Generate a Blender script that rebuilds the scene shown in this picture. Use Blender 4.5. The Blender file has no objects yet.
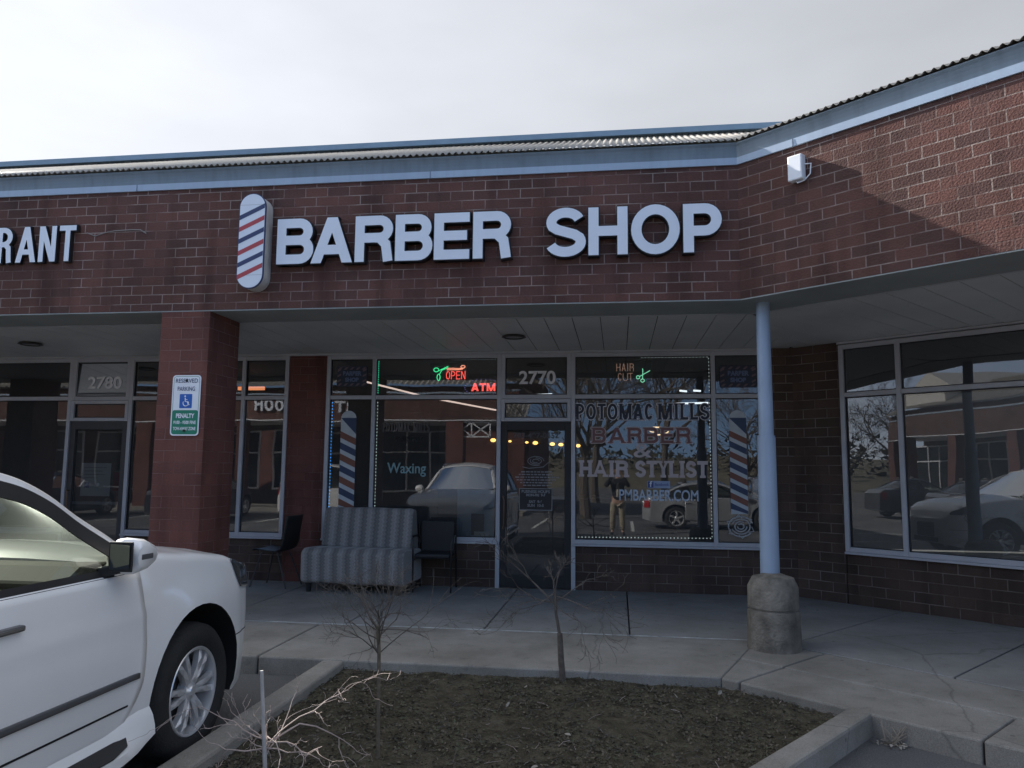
import bpy, bmesh, math, random
from mathutils import Matrix, Vector, noise
R = math.radians
random.seed(7)
SC = bpy.context.scene
COL = SC.collection

# ---------------------------------------------------------------- camera, sky, sun, exposure
cam = bpy.data.objects.new('camera', bpy.data.cameras.new('camera'))
COL.objects.link(cam)
cam.data.sensor_width = 36; cam.data.lens = 26.79
cam.data.clip_start = 0.02; cam.data.clip_end = 2000
cam.matrix_world = (Matrix.Translation((0, 0, 1.57)) @ Matrix.Rotation(R(7.951), 4, 'Z')
                    @ Matrix.Rotation(R(90 + 6.357), 4, 'X') @ Matrix.Rotation(R(0.530), 4, 'Z'))
SC.camera = cam
SC.view_settings.view_transform = 'Standard'; SC.view_settings.look = 'None'
SC.view_settings.gamma = 1; SC.view_settings.exposure = 1.12
SC.cycles.use_denoising = True
SC.cycles.max_bounces = 10; SC.cycles.transparent_max_bounces = 16
SC.cycles.sample_clamp_indirect = 6

SUN = Vector((-1.7, 1.0, 1.16)).normalized()
sun_el = math.asin(SUN.z)
world = bpy.data.worlds.new('World'); SC.world = world; world.use_nodes = True
nt = world.node_tree; N = nt.nodes; L = nt.links
bg = N['Background']; bg.inputs['Strength'].default_value = 0.15
sky = N.new('ShaderNodeTexSky'); sky.sky_type = 'NISHITA'; sky.sun_disc = False
sky.sun_elevation = sun_el; sky.sun_rotation = math.atan2(SUN.x, SUN.y)
sky.air_density = 1.0; sky.dust_density = 0.4; sky.ozone_density = 1.2
tc = N.new('ShaderNodeTexCoord')
def vmath(op, a, b=None):
    n = N.new('ShaderNodeVectorMath'); n.operation = op
    L.new(a, n.inputs[0])
    if b is not None: n.inputs[1].default_value = b
    return n
def fmath(op, a, b=None, c=None, clamp=False):
    n = N.new('ShaderNodeMath'); n.operation = op; n.use_clamp = clamp
    for i, v in enumerate((a, b, c)):
        if v is None: continue
        if isinstance(v, (int, float)): n.inputs[i].default_value = v
        else: L.new(v, n.inputs[i])
    return n.outputs[0]
dirv = tc.outputs['Generated']
lift_ = vmath('ADD', dirv, (0.0, 0.0, 0.30)); nrm = N.new('ShaderNodeVectorMath'); nrm.operation = 'NORMALIZE'; L.new(lift_.outputs[0], nrm.inputs[0]); L.new(nrm.outputs[0], sky.inputs['Vector'])
glow = fmath('POWER', fmath('MAXIMUM', vmath('DOT_PRODUCT', dirv, tuple(SUN)).outputs['Value'], 0.0), 2.6)
behind = vmath('DOT_PRODUCT', dirv, (-0.1, 0.95, 0.28)).outputs['Value']
stretch = vmath('MULTIPLY', dirv, (1.0, 1.0, 2.6)).outputs[0]
ns = N.new('ShaderNodeTexNoise'); ns.inputs['Scale'].default_value = 1.7; ns.inputs['Detail'].default_value = 7
ns.inputs['Roughness'].default_value = 0.55; L.new(stretch, ns.inputs['Vector'])
sepz = N.new('ShaderNodeSeparateXYZ'); L.new(dirv, sepz.inputs[0])
lowb = fmath('MULTIPLY', fmath('SUBTRACT', 0.22, sepz.outputs['Z'], None, True), 3.0)
cover = fmath('ADD', fmath('ADD', fmath('MULTIPLY', behind, 1.5), lowb), fmath('MULTIPLY_ADD', ns.outputs['Fac'], 1.5, -0.12), clamp=True)
ns2 = N.new('ShaderNodeTexNoise'); ns2.inputs['Scale'].default_value = 2.3; ns2.inputs['Detail'].default_value = 5
L.new(stretch, ns2.inputs['Vector'])
back = N.new('ShaderNodeMapRange'); back.interpolation_type = 'SMOOTHSTEP'; L.new(behind, back.inputs['Value'])
back.inputs['From Min'].default_value = -0.25; back.inputs['From Max'].default_value = 0.5; back.inputs['To Min'].default_value = 6.5; back.inputs['To Max'].default_value = 1.78  # clouds behind the camera made brighter, as added fill for the shaded shop front
lum = fmath('MULTIPLY', fmath('MULTIPLY_ADD', glow, 1.5, back.outputs[0]), fmath('MULTIPLY_ADD', ns2.outputs['Fac'], 0.50, 0.75))
cl = N.new('ShaderNodeVectorMath'); cl.operation = 'SCALE'; tintn = N.new('ShaderNodeMix'); tintn.data_type = 'RGBA'; tintn.inputs['A'].default_value = (0.95, 0.97, 0.985, 1); tintn.inputs['B'].default_value = (0.93, 0.965, 1.045, 1)
bk = N.new('ShaderNodeMapRange'); L.new(behind, bk.inputs['Value']); bk.inputs['From Min'].default_value = 0.1; bk.inputs['From Max'].default_value = 0.6
L.new(bk.outputs[0], tintn.inputs['Factor']); L.new(tintn.outputs['Result'], cl.inputs[0])
L.new(lum, cl.inputs['Scale'])
mx = N.new('ShaderNodeMix'); mx.data_type = 'RGBA'
L.new(cover, mx.inputs['Factor']); L.new(sky.outputs['Color'], mx.inputs['A']); L.new(cl.outputs[0], mx.inputs['B'])
L.new(mx.outputs['Result'], bg.inputs['Color'])
sl = bpy.data.lights.new('sun', 'SUN'); sl.energy = 5.0; sl.angle = R(0.55); sl.color = (1.0, 0.95, 0.88)
so = bpy.data.objects.new('sun', sl); COL.objects.link(so)
so.rotation_euler = SUN.to_track_quat('Z', 'Y').to_euler(); so.location = SUN * 60

# ---------------------------------------------------------------- materials
def nodes_of(name):
    m = bpy.data.materials.new(name); m.use_nodes = True
    return m, m.node_tree.nodes, m.node_tree.links, m.node_tree.nodes['Principled BSDF']
MATS = {}
def mat(name, col, rough=0.6, metal=0.0, var=0.12, scale=6.0, bump=0.0, bscale=None, coat=0.0, spec=0.5, streak=0.0, sheen=0.0):
    """colour with uneven tone, weather streaks and a fine bump"""
    if name in MATS: return MATS[name]
    m, n, l, b = nodes_of(name)
    tx = n.new('ShaderNodeTexCoord')
    no = n.new('ShaderNodeTexNoise'); no.inputs['Scale'].default_value = scale; no.inputs['Detail'].default_value = 8
    no.inputs['Roughness'].default_value = 0.6
    l.new(tx.outputs['Object'], no.inputs['Vector'])
    rm = n.new('ShaderNodeMapRange'); rm.inputs['From Min'].default_value = 0.3; rm.inputs['From Max'].default_value = 0.7
    rm.inputs['To Min'].default_value = 1 - var; rm.inputs['To Max'].default_value = 1 + var
    l.new(no.outputs['Fac'], rm.inputs['Value'])
    fac = rm.outputs[0]
    if streak:
        mp = n.new('ShaderNodeMapping'); mp.inputs['Scale'].default_value = (9, 9, 0.6); l.new(tx.outputs['Object'], mp.inputs[0])
        n3 = n.new('ShaderNodeTexNoise'); n3.inputs['Scale'].default_value = 1.5; n3.inputs['Detail'].default_value = 4; l.new(mp.outputs[0], n3.inputs['Vector'])
        r3 = n.new('ShaderNodeMapRange'); r3.inputs['From Min'].default_value = 0.45; r3.inputs['From Max'].default_value = 0.75
        r3.inputs['To Min'].default_value = 1; r3.inputs['To Max'].default_value = 1 - streak; l.new(n3.outputs['Fac'], r3.inputs['Value'])
        mm = n.new('ShaderNodeMath'); mm.operation = 'MULTIPLY'; l.new(fac, mm.inputs[0]); l.new(r3.outputs[0], mm.inputs[1]); fac = mm.outputs[0]
    sc = n.new('ShaderNodeVectorMath'); sc.operation = 'SCALE'; sc.inputs[0].default_value = col[:3]
    l.new(fac, sc.inputs['Scale']); l.new(sc.outputs[0], b.inputs['Base Color'])
    b.inputs['Roughness'].default_value = rough; b.inputs['Metallic'].default_value = metal
    b.inputs['Coat Weight'].default_value = coat; b.inputs['Specular IOR Level'].default_value = spec
    if sheen: b.inputs['Sheen Weight'].default_value = sheen
    if bump:
        n2 = n.new('ShaderNodeTexNoise'); n2.inputs['Scale'].default_value = bscale or scale * 8; n2.inputs['Detail'].default_value = 6
        l.new(tx.outputs['Object'], n2.inputs['Vector'])
        bp = n.new('ShaderNodeBump'); bp.inputs['Strength'].default_value = bump; bp.inputs['Distance'].default_value = 0.02
        l.new(n2.outputs['Fac'], bp.inputs['Height']); l.new(bp.outputs[0], b.inputs['Normal'])
    MATS[name] = m
    return m
def brick(name, c1, c2, mortar, bw, rh, ms=0.008, stain=0.35, rough=0.9):
    m, n, l, b = nodes_of(name)
    uv = n.new('ShaderNodeUVMap'); uv.uv_map = 'UVMap'
    nz = n.new('ShaderNodeTexNoise'); nz.inputs['Scale'].default_value = 5; nz.inputs['Detail'].default_value = 2
    l.new(uv.outputs[0], nz.inputs['Vector'])
    wob = n.new('ShaderNodeVectorMath'); wob.operation = 'MULTIPLY_ADD'; wob.inputs[1].default_value = (0.008, 0.006, 0)
    l.new(nz.outputs['Color'], wob.inputs[0]); l.new(uv.outputs[0], wob.inputs[2])
    br = n.new('ShaderNodeTexBrick'); br.inputs['Scale'].default_value = 1
    br.inputs['Brick Width'].default_value = bw; br.inputs['Row Height'].default_value = rh
    br.inputs['Mortar Size'].default_value = ms * 0.5; br.inputs['Mortar Smooth'].default_value = 0.25; br.inputs['Bias'].default_value = 0.0
    br.inputs['Color1'].default_value = (*c1, 1); br.inputs['Color2'].default_value = (*c2, 1); br.inputs['Mortar'].default_value = (*mortar, 1)
    br.squash = 1; l.new(wob.outputs[0], br.inputs['Vector'])
    # broken mortar: patches where the joints are dark and dirty
    pn = n.new('ShaderNodeTexNoise'); pn.inputs['Scale'].default_value = 1.3; pn.inputs['Detail'].default_value = 5
    l.new(uv.outputs[0], pn.inputs['Vector'])
    st = n.new('ShaderNodeMapRange'); st.inputs['From Min'].default_value = 0.35; st.inputs['From Max'].default_value = 0.68
    st.inputs['To Min'].default_value = 1.18; st.inputs['To Max'].default_value = 1 - stain; l.new(pn.outputs['Fac'], st.inputs['Value'])
    fn = n.new('ShaderNodeTexNoise'); fn.inputs['Scale'].default_value = 60; fn.inputs['Detail'].default_value = 5
    l.new(uv.outputs[0], fn.inputs['Vector'])
    fr = n.new('ShaderNodeMapRange'); fr.inputs['To Min'].default_value = 0.75; fr.inputs['To Max'].default_value = 1.25; l.new(fn.outputs['Fac'], fr.inputs['Value'])
    mu = n.new('ShaderNodeMath'); mu.operation = 'MULTIPLY'; l.new(st.outputs[0], mu.inputs[0]); l.new(fr.outputs[0], mu.inputs[1])
    mp = n.new('ShaderNodeMapping'); mp.inputs['Scale'].default_value = (1.6, 0.22, 1); l.new(uv.outputs[0], mp.inputs[0])
    sn = n.new('ShaderNodeTexNoise'); sn.inputs['Scale'].default_value = 2.2; sn.inputs['Detail'].default_value = 6; l.new(mp.outputs[0], sn.inputs['Vector'])
    sr = n.new('ShaderNodeMapRange'); sr.inputs['From Min'].default_value = 0.5; sr.inputs['From Max'].default_value = 0.72; sr.inputs['To Min'].default_value = 1.0; sr.inputs['To Max'].default_value = 0.62; l.new(sn.outputs['Fac'], sr.inputs['Value'])
    mu2 = n.new('ShaderNodeMath'); mu2.operation = 'MULTIPLY'; l.new(mu.outputs[0], mu2.inputs[0]); l.new(sr.outputs[0], mu2.inputs[1]); mu = mu2
    jn = n.new('ShaderNodeTexNoise'); jn.inputs['Scale'].default_value = 2.6; jn.inputs['Detail'].default_value = 6; l.new(uv.outputs[0], jn.inputs['Vector'])
    jr = n.new('ShaderNodeMapRange'); jr.inputs['From Min'].default_value = 0.42; jr.inputs['From Max'].default_value = 0.6
    jr.inputs['To Min'].default_value = 0.15; jr.inputs['To Max'].default_value = 1.0; l.new(jn.outputs['Fac'], jr.inputs['Value'])
    jm = n.new('ShaderNodeMath'); jm.operation = 'MULTIPLY'; l.new(jr.outputs[0], jm.inputs[0]); l.new(br.outputs['Fac'], jm.inputs[1])
    # joints fade where dirty: mix brick colour back over them
    avg = tuple((a + b_) / 2 for a, b_ in zip(c1, c2))
    mj = n.new('ShaderNodeMix'); mj.data_type = 'RGBA'; mj.inputs['B'].default_value = (*avg, 1)
    inv = n.new('ShaderNodeMath'); inv.operation = 'SUBTRACT'; l.new(br.outputs['Fac'], inv.inputs[0]); l.new(jm.outputs[0], inv.inputs[1])
    l.new(inv.outputs[0], mj.inputs['Factor']); l.new(br.outputs['Color'], mj.inputs['A'])
    sc = n.new('ShaderNodeVectorMath'); sc.operation = 'SCALE'; l.new(mj.outputs['Result'], sc.inputs[0]); l.new(mu.outputs[0], sc.inputs['Scale'])
    l.new(sc.outputs[0], b.inputs['Base Color']); b.inputs['Roughness'].default_value = rough; b.inputs['Specular IOR Level'].default_value = 0.25
    h = n.new('ShaderNodeMath'); h.operation = 'MULTIPLY_ADD'; l.new(br.outputs['Fac'], h.inputs[0]); h.inputs[1].default_value = -1.0; l.new(fn.outputs['Fac'], h.inputs[2])
    bp = n.new('ShaderNodeBump'); bp.inputs['Strength'].default_value = 0.9; bp.inputs['Distance'].default_value = 0.008
    l.new(h.outputs[0], bp.inputs['Height']); l.new(bp.outputs[0], b.inputs['Normal'])
    return m
def glass(name, tint, ior=1.9, rough=0.0, haze=0.0):
    """pane: mirror reflection by the Fresnel law over tinted see-through glass"""
    m, n, l, b = nodes_of(name); n.remove(b)
    out = n['Material Output']
    fr = n.new('ShaderNodeFresnel'); fr.inputs['IOR'].default_value = ior
    tx = n.new('ShaderNodeTexCoord'); no = n.new('ShaderNodeTexNoise'); no.inputs['Scale'].default_value = 1.1; no.inputs['Detail'].default_value = 1
    l.new(tx.outputs['Object'], no.inputs['Vector'])
    bp = n.new('ShaderNodeBump'); bp.inputs['Strength'].default_value = 0.10; bp.inputs['Distance'].default_value = 0.02; l.new(no.outputs['Fac'], bp.inputs['Height'])
    gl = n.new('ShaderNodeBsdfGlossy'); gl.inputs['Roughness'].default_value = rough; gl.inputs['Color'].default_value = (0.95, 0.97, 1, 1)
    l.new(bp.outputs[0], gl.inputs['Normal'])
    tr = n.new('ShaderNodeBsdfTransparent'); tr.inputs['Color'].default_value = (*tint, 1)
    df = n.new('ShaderNodeBsdfDiffuse'); df.inputs['Color'].default_value = (0.30, 0.31, 0.31, 1)
    m1 = n.new('ShaderNodeMixShader'); m1.inputs[0].default_value = haze; l.new(tr.outputs[0], m1.inputs[1]); l.new(df.outputs[0], m1.inputs[2])
    mi = n.new('ShaderNodeMixShader'); l.new(fr.outputs[0], mi.inputs[0]); l.new(m1.outputs[0], mi.inputs[1]); l.new(gl.outputs[0], mi.inputs[2])
    l.new(mi.outputs[0], out.inputs['Surface'])
    return m
def emit(name, col, strength):
    m, n, l, b = nodes_of(name)
    b.inputs['Base Color'].default_value = (*[c * 0.5 for c in col], 1)
    b.inputs['Emission Color'].default_value = (*col, 1); b.inputs['Emission Strength'].default_value = strength
    return m

M_brick = brick('brick_red', (0.140, 0.066, 0.054), (0.094, 0.052, 0.045), (0.33, 0.265, 0.235), 0.235, 0.0985, 0.011, stain=0.2)
M_brickpier = brick('brick_pier', (0.165, 0.068, 0.055), (0.130, 0.057, 0.048), (0.24, 0.16, 0.14), 0.235, 0.115, 0.007, stain=0.18)
M_brickbase = brick('brick_base', (0.105, 0.070, 0.055), (0.072, 0.052, 0.043), (0.25, 0.22, 0.19), 0.31, 0.118, 0.011, stain=0.3)
M_alu = mat('aluminium', (0.46, 0.47, 0.50), 0.45, 0.1, var=0.08, scale=3)
M_soffit = mat('soffit', (0.60, 0.60, 0.58), 0.5, 0.0, var=0.10, scale=1.2)
M_beam = mat('beam', (0.30, 0.32, 0.31), 0.6, var=0.12, scale=2)
M_dark = mat('dark', (0.02, 0.02, 0.022), 0.7)
M_band = mat('blue_band', (0.36, 0.45, 0.56), 0.42, 0.0, var=0.06, scale=1.5, streak=0.10)
M_ridge = mat('ridge', (0.20, 0.29, 0.37), 0.5, var=0.08)
M_roof = mat('roof_sheet', (0.30, 0.28, 0.25), 0.5, 0.1, var=0.25, scale=5)
M_post = mat('post_blue', (0.31, 0.39, 0.50), 0.45, var=0.06, scale=3, streak=0.12)
def concrete(name, c0, c1, spot, rough=0.9):
    m, n, l, b = nodes_of(name); tx = n.new('ShaderNodeTexCoord'); P = tx.outputs['Object']
    def noise_(sc, det=6, ro=.6):
        k = n.new('ShaderNodeTexNoise'); k.inputs['Scale'].default_value = sc; k.inputs['Detail'].default_value = det; k.inputs['Roughness'].default_value = ro; l.new(P, k.inputs['Vector']); return k.outputs['Fac']
    def rng(v, a, b_, c, d):
        k = n.new('ShaderNodeMapRange'); k.inputs['From Min'].default_value = a; k.inputs['From Max'].default_value = b_; k.inputs['To Min'].default_value = c; k.inputs['To Max'].default_value = d; l.new(v, k.inputs['Value']); return k.outputs[0]
    def mul(a, b_):
        k = n.new('ShaderNodeMath'); k.operation = 'MULTIPLY'; l.new(a, k.inputs[0]); l.new(b_, k.inputs[1]); return k.outputs[0]
    cr = n.new('ShaderNodeValToRGB'); e = cr.color_ramp.elements; e[0].position = .36; e[0].color = (*c0, 1); e[1].position = .66; e[1].color = (*c1, 1); l.new(noise_(1.1, 9, .68), cr.inputs[0])
    vo = n.new('ShaderNodeTexVoronoi'); vo.inputs['Scale'].default_value = 3.4; l.new(P, vo.inputs['Vector'])
    f = mul(rng(vo.outputs['Distance'], .035, .06, spot, 1.0), rng(noise_(140, 4), .3, .7, .74, 1.22))
    vc = n.new('ShaderNodeTexVoronoi'); vc.feature = 'DISTANCE_TO_EDGE'; vc.inputs['Scale'].default_value = .33
    dv = n.new('ShaderNodeVectorMath'); dv.operation = 'MULTIPLY_ADD'; dv.inputs[1].default_value = (.16, .16, .16); nn = n.new('ShaderNodeTexNoise'); nn.inputs['Scale'].default_value = 3; nn.inputs['Detail'].default_value = 6; l.new(P, nn.inputs['Vector']); l.new(nn.outputs['Color'], dv.inputs[0]); l.new(P, dv.inputs[2]); l.new(dv.outputs[0], vc.inputs['Vector'])
    f = mul(f, rng(vc.outputs['Distance'], .0, .004, .68, 1.0)); f = mul(f, rng(noise_(6, 8, .75), .55, .75, 1.0, .62))
    sc = n.new('ShaderNodeVectorMath'); sc.operation = 'SCALE'; l.new(cr.outputs[0], sc.inputs[0]); l.new(f, sc.inputs['Scale']); l.new(sc.outputs[0], b.inputs['Base Color']); b.inputs['Roughness'].default_value = rough; b.inputs['Specular IOR Level'].default_value = .25
    bp = n.new('ShaderNodeBump'); bp.inputs['Strength'].default_value = .45; bp.inputs['Distance'].default_value = .006; l.new(noise_(110, 5), bp.inputs['Height']); l.new(bp.outputs[0], b.inputs['Normal']); MATS[name] = m; return m
M_conc = concrete('concrete', (0.20, 0.185, 0.16), (0.32, 0.30, 0.27), .6)
M_concd = concrete('concrete_slab', (0.225, 0.215, 0.20), (0.31, 0.30, 0.285), .5, .82)
M_concf = mat('concrete_footing', (0.20, 0.18, 0.15), 0.95, var=0.45, scale=5, bump=0.7, bscale=45, spec=0.2, streak=0.4)
M_white = mat('white_paint', (0.78, 0.80, 0.83), 0.4, var=0.03)
M_face = mat('sign_face', (0.72, 0.77, 0.84), 0.32, var=0.03, scale=3)
M_black = mat('black', (0.012, 0.012, 0.013), 0.5)
M_blackp = mat('black_plastic', (0.018, 0.018, 0.019), 0.55, bump=0.1, bscale=300)
M_navy = mat('navy', (0.035, 0.05, 0.13), 0.45, var=0.05)
M_red = mat('red', (0.42, 0.06, 0.07), 0.45, var=0.05)
M_rust = mat('faded_red', (0.30, 0.10, 0.07), 0.5, var=0.08)
M_tglass = glass('store_glass', (0.50, 0.53, 0.52), 1.85, haze=0.13)
M_cglass = glass('car_glass', (0.50, 0.53, 0.49), 1.36)
M_paper = mat('paper', (0.62, 0.64, 0.66), 0.7, var=0.05)
M_bark = mat('bark', (0.115, 0.095, 0.078), 0.95, var=0.3, scale=20, bump=0.6, bscale=60)
M_twig = mat('twig', (0.10, 0.085, 0.072), 0.9, var=0.25, scale=20)
M_pink = mat('pale_bark', (0.36, 0.29, 0.26), 0.8, var=0.2, scale=15)

# ---------------------------------------------------------------- mesh helpers
class MB:
    def __init__(s): s.v = []; s.f = []; s.m = []; s.cm = 0
    def add(s, vs, fs):
        o = len(s.v); s.v += [Vector(p) for p in vs]; s.f += [tuple(i + o for i in f) for f in fs]; s.m += [s.cm] * len(fs)
    def box(s, a, b):
        x0, y0, z0 = a; x1, y1, z1 = b
        s.add([(x, y, z) for x in (x0, x1) for y in (y0, y1) for z in (z0, z1)],
              [(0, 1, 3, 2), (4, 6, 7, 5), (0, 4, 5, 1), (2, 3, 7, 6), (0, 2, 6, 4), (1, 5, 7, 3)])
    def bar(s, p, q, w, h, up=(0, 0, 1)):
        p = Vector(p); q = Vector(q); d = (q - p).normalized(); up = Vector(up)
        if abs(d.dot(up)) > 0.98: up = Vector((0, 1, 0))
        a = d.cross(up).normalized(); b = a.cross(d)
        vs = [c + a * (i * w / 2) + b * (j * h / 2) for c in (p, q) for i, j in ((-1, -1), (1, -1), (1, 1), (-1, 1))]
        s.add(vs, [(0, 3, 2, 1), (4, 5, 6, 7), (0, 1, 5, 4), (1, 2, 6, 5), (2, 3, 7, 6), (3, 0, 4, 7)])
    def tube(s, pts, rad, seg=8, caps=True):
        pts = [Vector(p) for p in pts]; n = len(pts)
        if not hasattr(rad, '__len__'): rad = [rad] * n
        vs = []; ref = None
        for i, p in enumerate(pts):
            d = (pts[min(i + 1, n - 1)] - pts[max(i - 1, 0)])
            d = d.normalized() if d.length > 1e-9 else Vector((0, 0, 1))
            if ref is None: ref = d.orthogonal().normalized()
            ref = (ref - d * ref.dot(d)); ref = ref.normalized() if ref.length > 1e-6 else d.orthogonal().normalized()
            c = d.cross(ref)
            for k in range(seg):
                t = 2 * math.pi * k / seg
                vs.append(p + (ref * math.cos(t) + c * math.sin(t)) * rad[i])
        fs = [(i * seg + k, i * seg + (k + 1) % seg, (i + 1) * seg + (k + 1) % seg, (i + 1) * seg + k) for i in range(n - 1) for k in range(seg)]
        if caps: fs += [tuple(range(seg - 1, -1, -1)), tuple((n - 1) * seg + k for k in range(seg))]
        s.add(vs, fs)
    def lathe(s, prof, c=(0, 0, 0), axis='Z', seg=32):
        vs = []
        for r, h in prof:
            for k in range(seg):
                t = 2 * math.pi * k / seg; a, b = r * math.cos(t), r * math.sin(t)
                v = {'Z': (a, b, h), 'X': (h, a, b), 'Y': (a, h, b)}[axis]
                vs.append((v[0] + c[0], v[1] + c[1], v[2] + c[2]))
        n = len(prof)
        s.add(vs, [(i * seg + k, i * seg + (k + 1) % seg, (i + 1) * seg + (k + 1) % seg, (i + 1) * seg + k) for i in range(n - 1) for k in range(seg)])
    def prism(s, poly, fr, d0, d1, side_mat=None):
        """poly in (u, z) on a wall frame, pushed out from offset d0 to d1 (front)"""
        n = len(poly); P = [fr(u, d1, z) for u, z in poly] + [fr(u, d0, z) for u, z in poly]
        cm = s.cm
        s.add(P, [tuple(range(n))]); 
        if side_mat is not None: s.cm = side_mat
        s.add(P, [tuple(range(2 * n - 1, n - 1, -1))] + [(i, i + n, (i + 1) % n + n, (i + 1) % n) for i in range(n)])
        s.cm = cm
    def sphere(s, c, r, seg=16, rings=10, sq=(1, 1, 1)):
        prof = [(max(1e-4, math.sin(math.pi * i / rings)) , -math.cos(math.pi * i / rings)) for i in range(rings + 1)]
        vs = []
        for a, h in prof:
            for k in range(seg):
                t = 2 * math.pi * k / seg
                vs.append((c[0] + r * sq[0] * a * math.cos(t), c[1] + r * sq[1] * a * math.sin(t), c[2] + r * sq[2] * h))
        s.add(vs, [(i * seg + k, i * seg + (k + 1) % seg, (i + 1) * seg + (k + 1) % seg, (i + 1) * seg + k) for i in range(rings) for k in range(seg)])
    def build(s, name, mats, parent=None, smooth=False, bevel=0, local=False, label=None, sharp=40, fix=True, thick=0):
        me = bpy.data.meshes.new(name)
        inv = None
        if parent is not None and not local:
            inv = ROOTM[root_of(parent).name].inverted()
        vs = [inv @ v for v in s.v] if inv else s.v
        me.from_pydata([tuple(v) for v in vs], [], s.f)
        if not isinstance(mats, (list, tuple)): mats = [mats]
        for m in mats: me.materials.append(m)
        me.polygons.foreach_set('material_index', s.m)
        if fix:
            bm = bmesh.new(); bm.from_mesh(me); bmesh.ops.recalc_face_normals(bm, faces=bm.faces); bm.to_mesh(me); bm.free()
        uvl = me.uv_layers.new(name='UVMap')
        for p in me.polygons:
            n = p.normal
            if abs(n.z) > 0.75: t = None
            else: t = Vector((-n.y, n.x)).normalized()
            for li in p.loop_indices:
                co = me.vertices[me.loops[li].vertex_index].co
                uvl.data[li].uv = (co.x, co.y) if t is None else (co.x * t.x + co.y * t.y, co.z)
        if smooth:
            me.polygons.foreach_set('use_smooth', [True] * len(me.polygons)); me.set_sharp_from_angle(angle=R(sharp))
        o = bpy.data.objects.new(name, me); COL.objects.link(o)
        if parent is not None: o.parent = parent
        if thick:
            md = o.modifiers.new('thickness', 'SOLIDIFY'); md.thickness = thick; md.offset = 0
        if bevel:
            md = o.modifiers.new('bevel', 'BEVEL'); md.width = bevel; md.segments = 2; md.limit_method = 'ANGLE'; md.angle_limit = R(35)
        if label: o['label'] = label
        return o
ROOTM = {}
def root_of(o):
    while o.parent is not None: o = o.parent
    return o
def tag(o, label, cat, group=None, kind=None):
    if label: o['label'] = label
    if cat: o['category'] = cat
    if group: o['group'] = group
    if kind: o['kind'] = kind
    return o
def thing(name, label, cat, loc=(0, 0, 0), rz=0, group=None):
    o = bpy.data.objects.new(name, None); COL.objects.link(o); o.empty_display_size = 0.2
    o.location = loc; o.rotation_euler = (0, 0, rz)
    ROOTM[o.name] = Matrix.Translation(loc) @ Matrix.Rotation(rz, 4, 'Z')
    return tag(o, label, cat, group)
def struct(o, kind='structure'): o['kind'] = kind; return o
def copy_tree(o, parent=None):
    c = o.copy(); COL.objects.link(c); c.parent = parent
    for ch in list(o.children): copy_tree(ch, c)
    return c
def frame(P, d):
    d = Vector((d[0], d[1], 0)).normalized(); n = Vector((d.y, -d.x, 0))
    def fr(u, off, z): return Vector((P[0], P[1], 0)) + d * u + n * off + Vector((0, 0, z))
    return fr
CA, SA = 0.76328, 0.64606
FM = frame((0, 10.25), (1, 0))                   # main shop front; offset w grows towards the car park
FR = frame((2.25, 10.25), (CA, -SA))             # angled wing
WF = 3.02                                        # distance of the brick fascia in front of the shop front
BT = math.tan(R(40.245 / 2))                     # the bend: u = 2.25 - BT*w on the main side, u = BT*w on the wing
def fbox(mb, fr, u0, u1, w0, w1, z0, z1):
    P = [fr(u, w, z) for u in (u0, u1) for w in (w0, w1) for z in (z0, z1)]
    mb.add(P, [(0, 1, 3, 2), (4, 6, 7, 5), (0, 4, 5, 1), (2, 3, 7, 6), (0, 2, 6, 4), (1, 5, 7, 3)])
def fmit(mb, fr, u0, u1, w0, w1, z0, z1, bend=None):
    """box along a wall whose one end is mitred at the bend ('end' on the main side, 'start' on the wing)"""
    def uu(u, w, which):
        if bend == which: return (2.25 - BT * w) if which == 'end' else BT * w
        return u
    P = [fr(uu(u, w, e), w, z) for u, e in ((u0, 'start'), (u1, 'end')) for w in (w0, w1) for z in (z0, z1)]
    mb.add(P, [(0, 1, 3, 2), (4, 6, 7, 5), (0, 4, 5, 1), (2, 3, 7, 6), (0, 2, 6, 4), (1, 5, 7, 3)])

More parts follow.
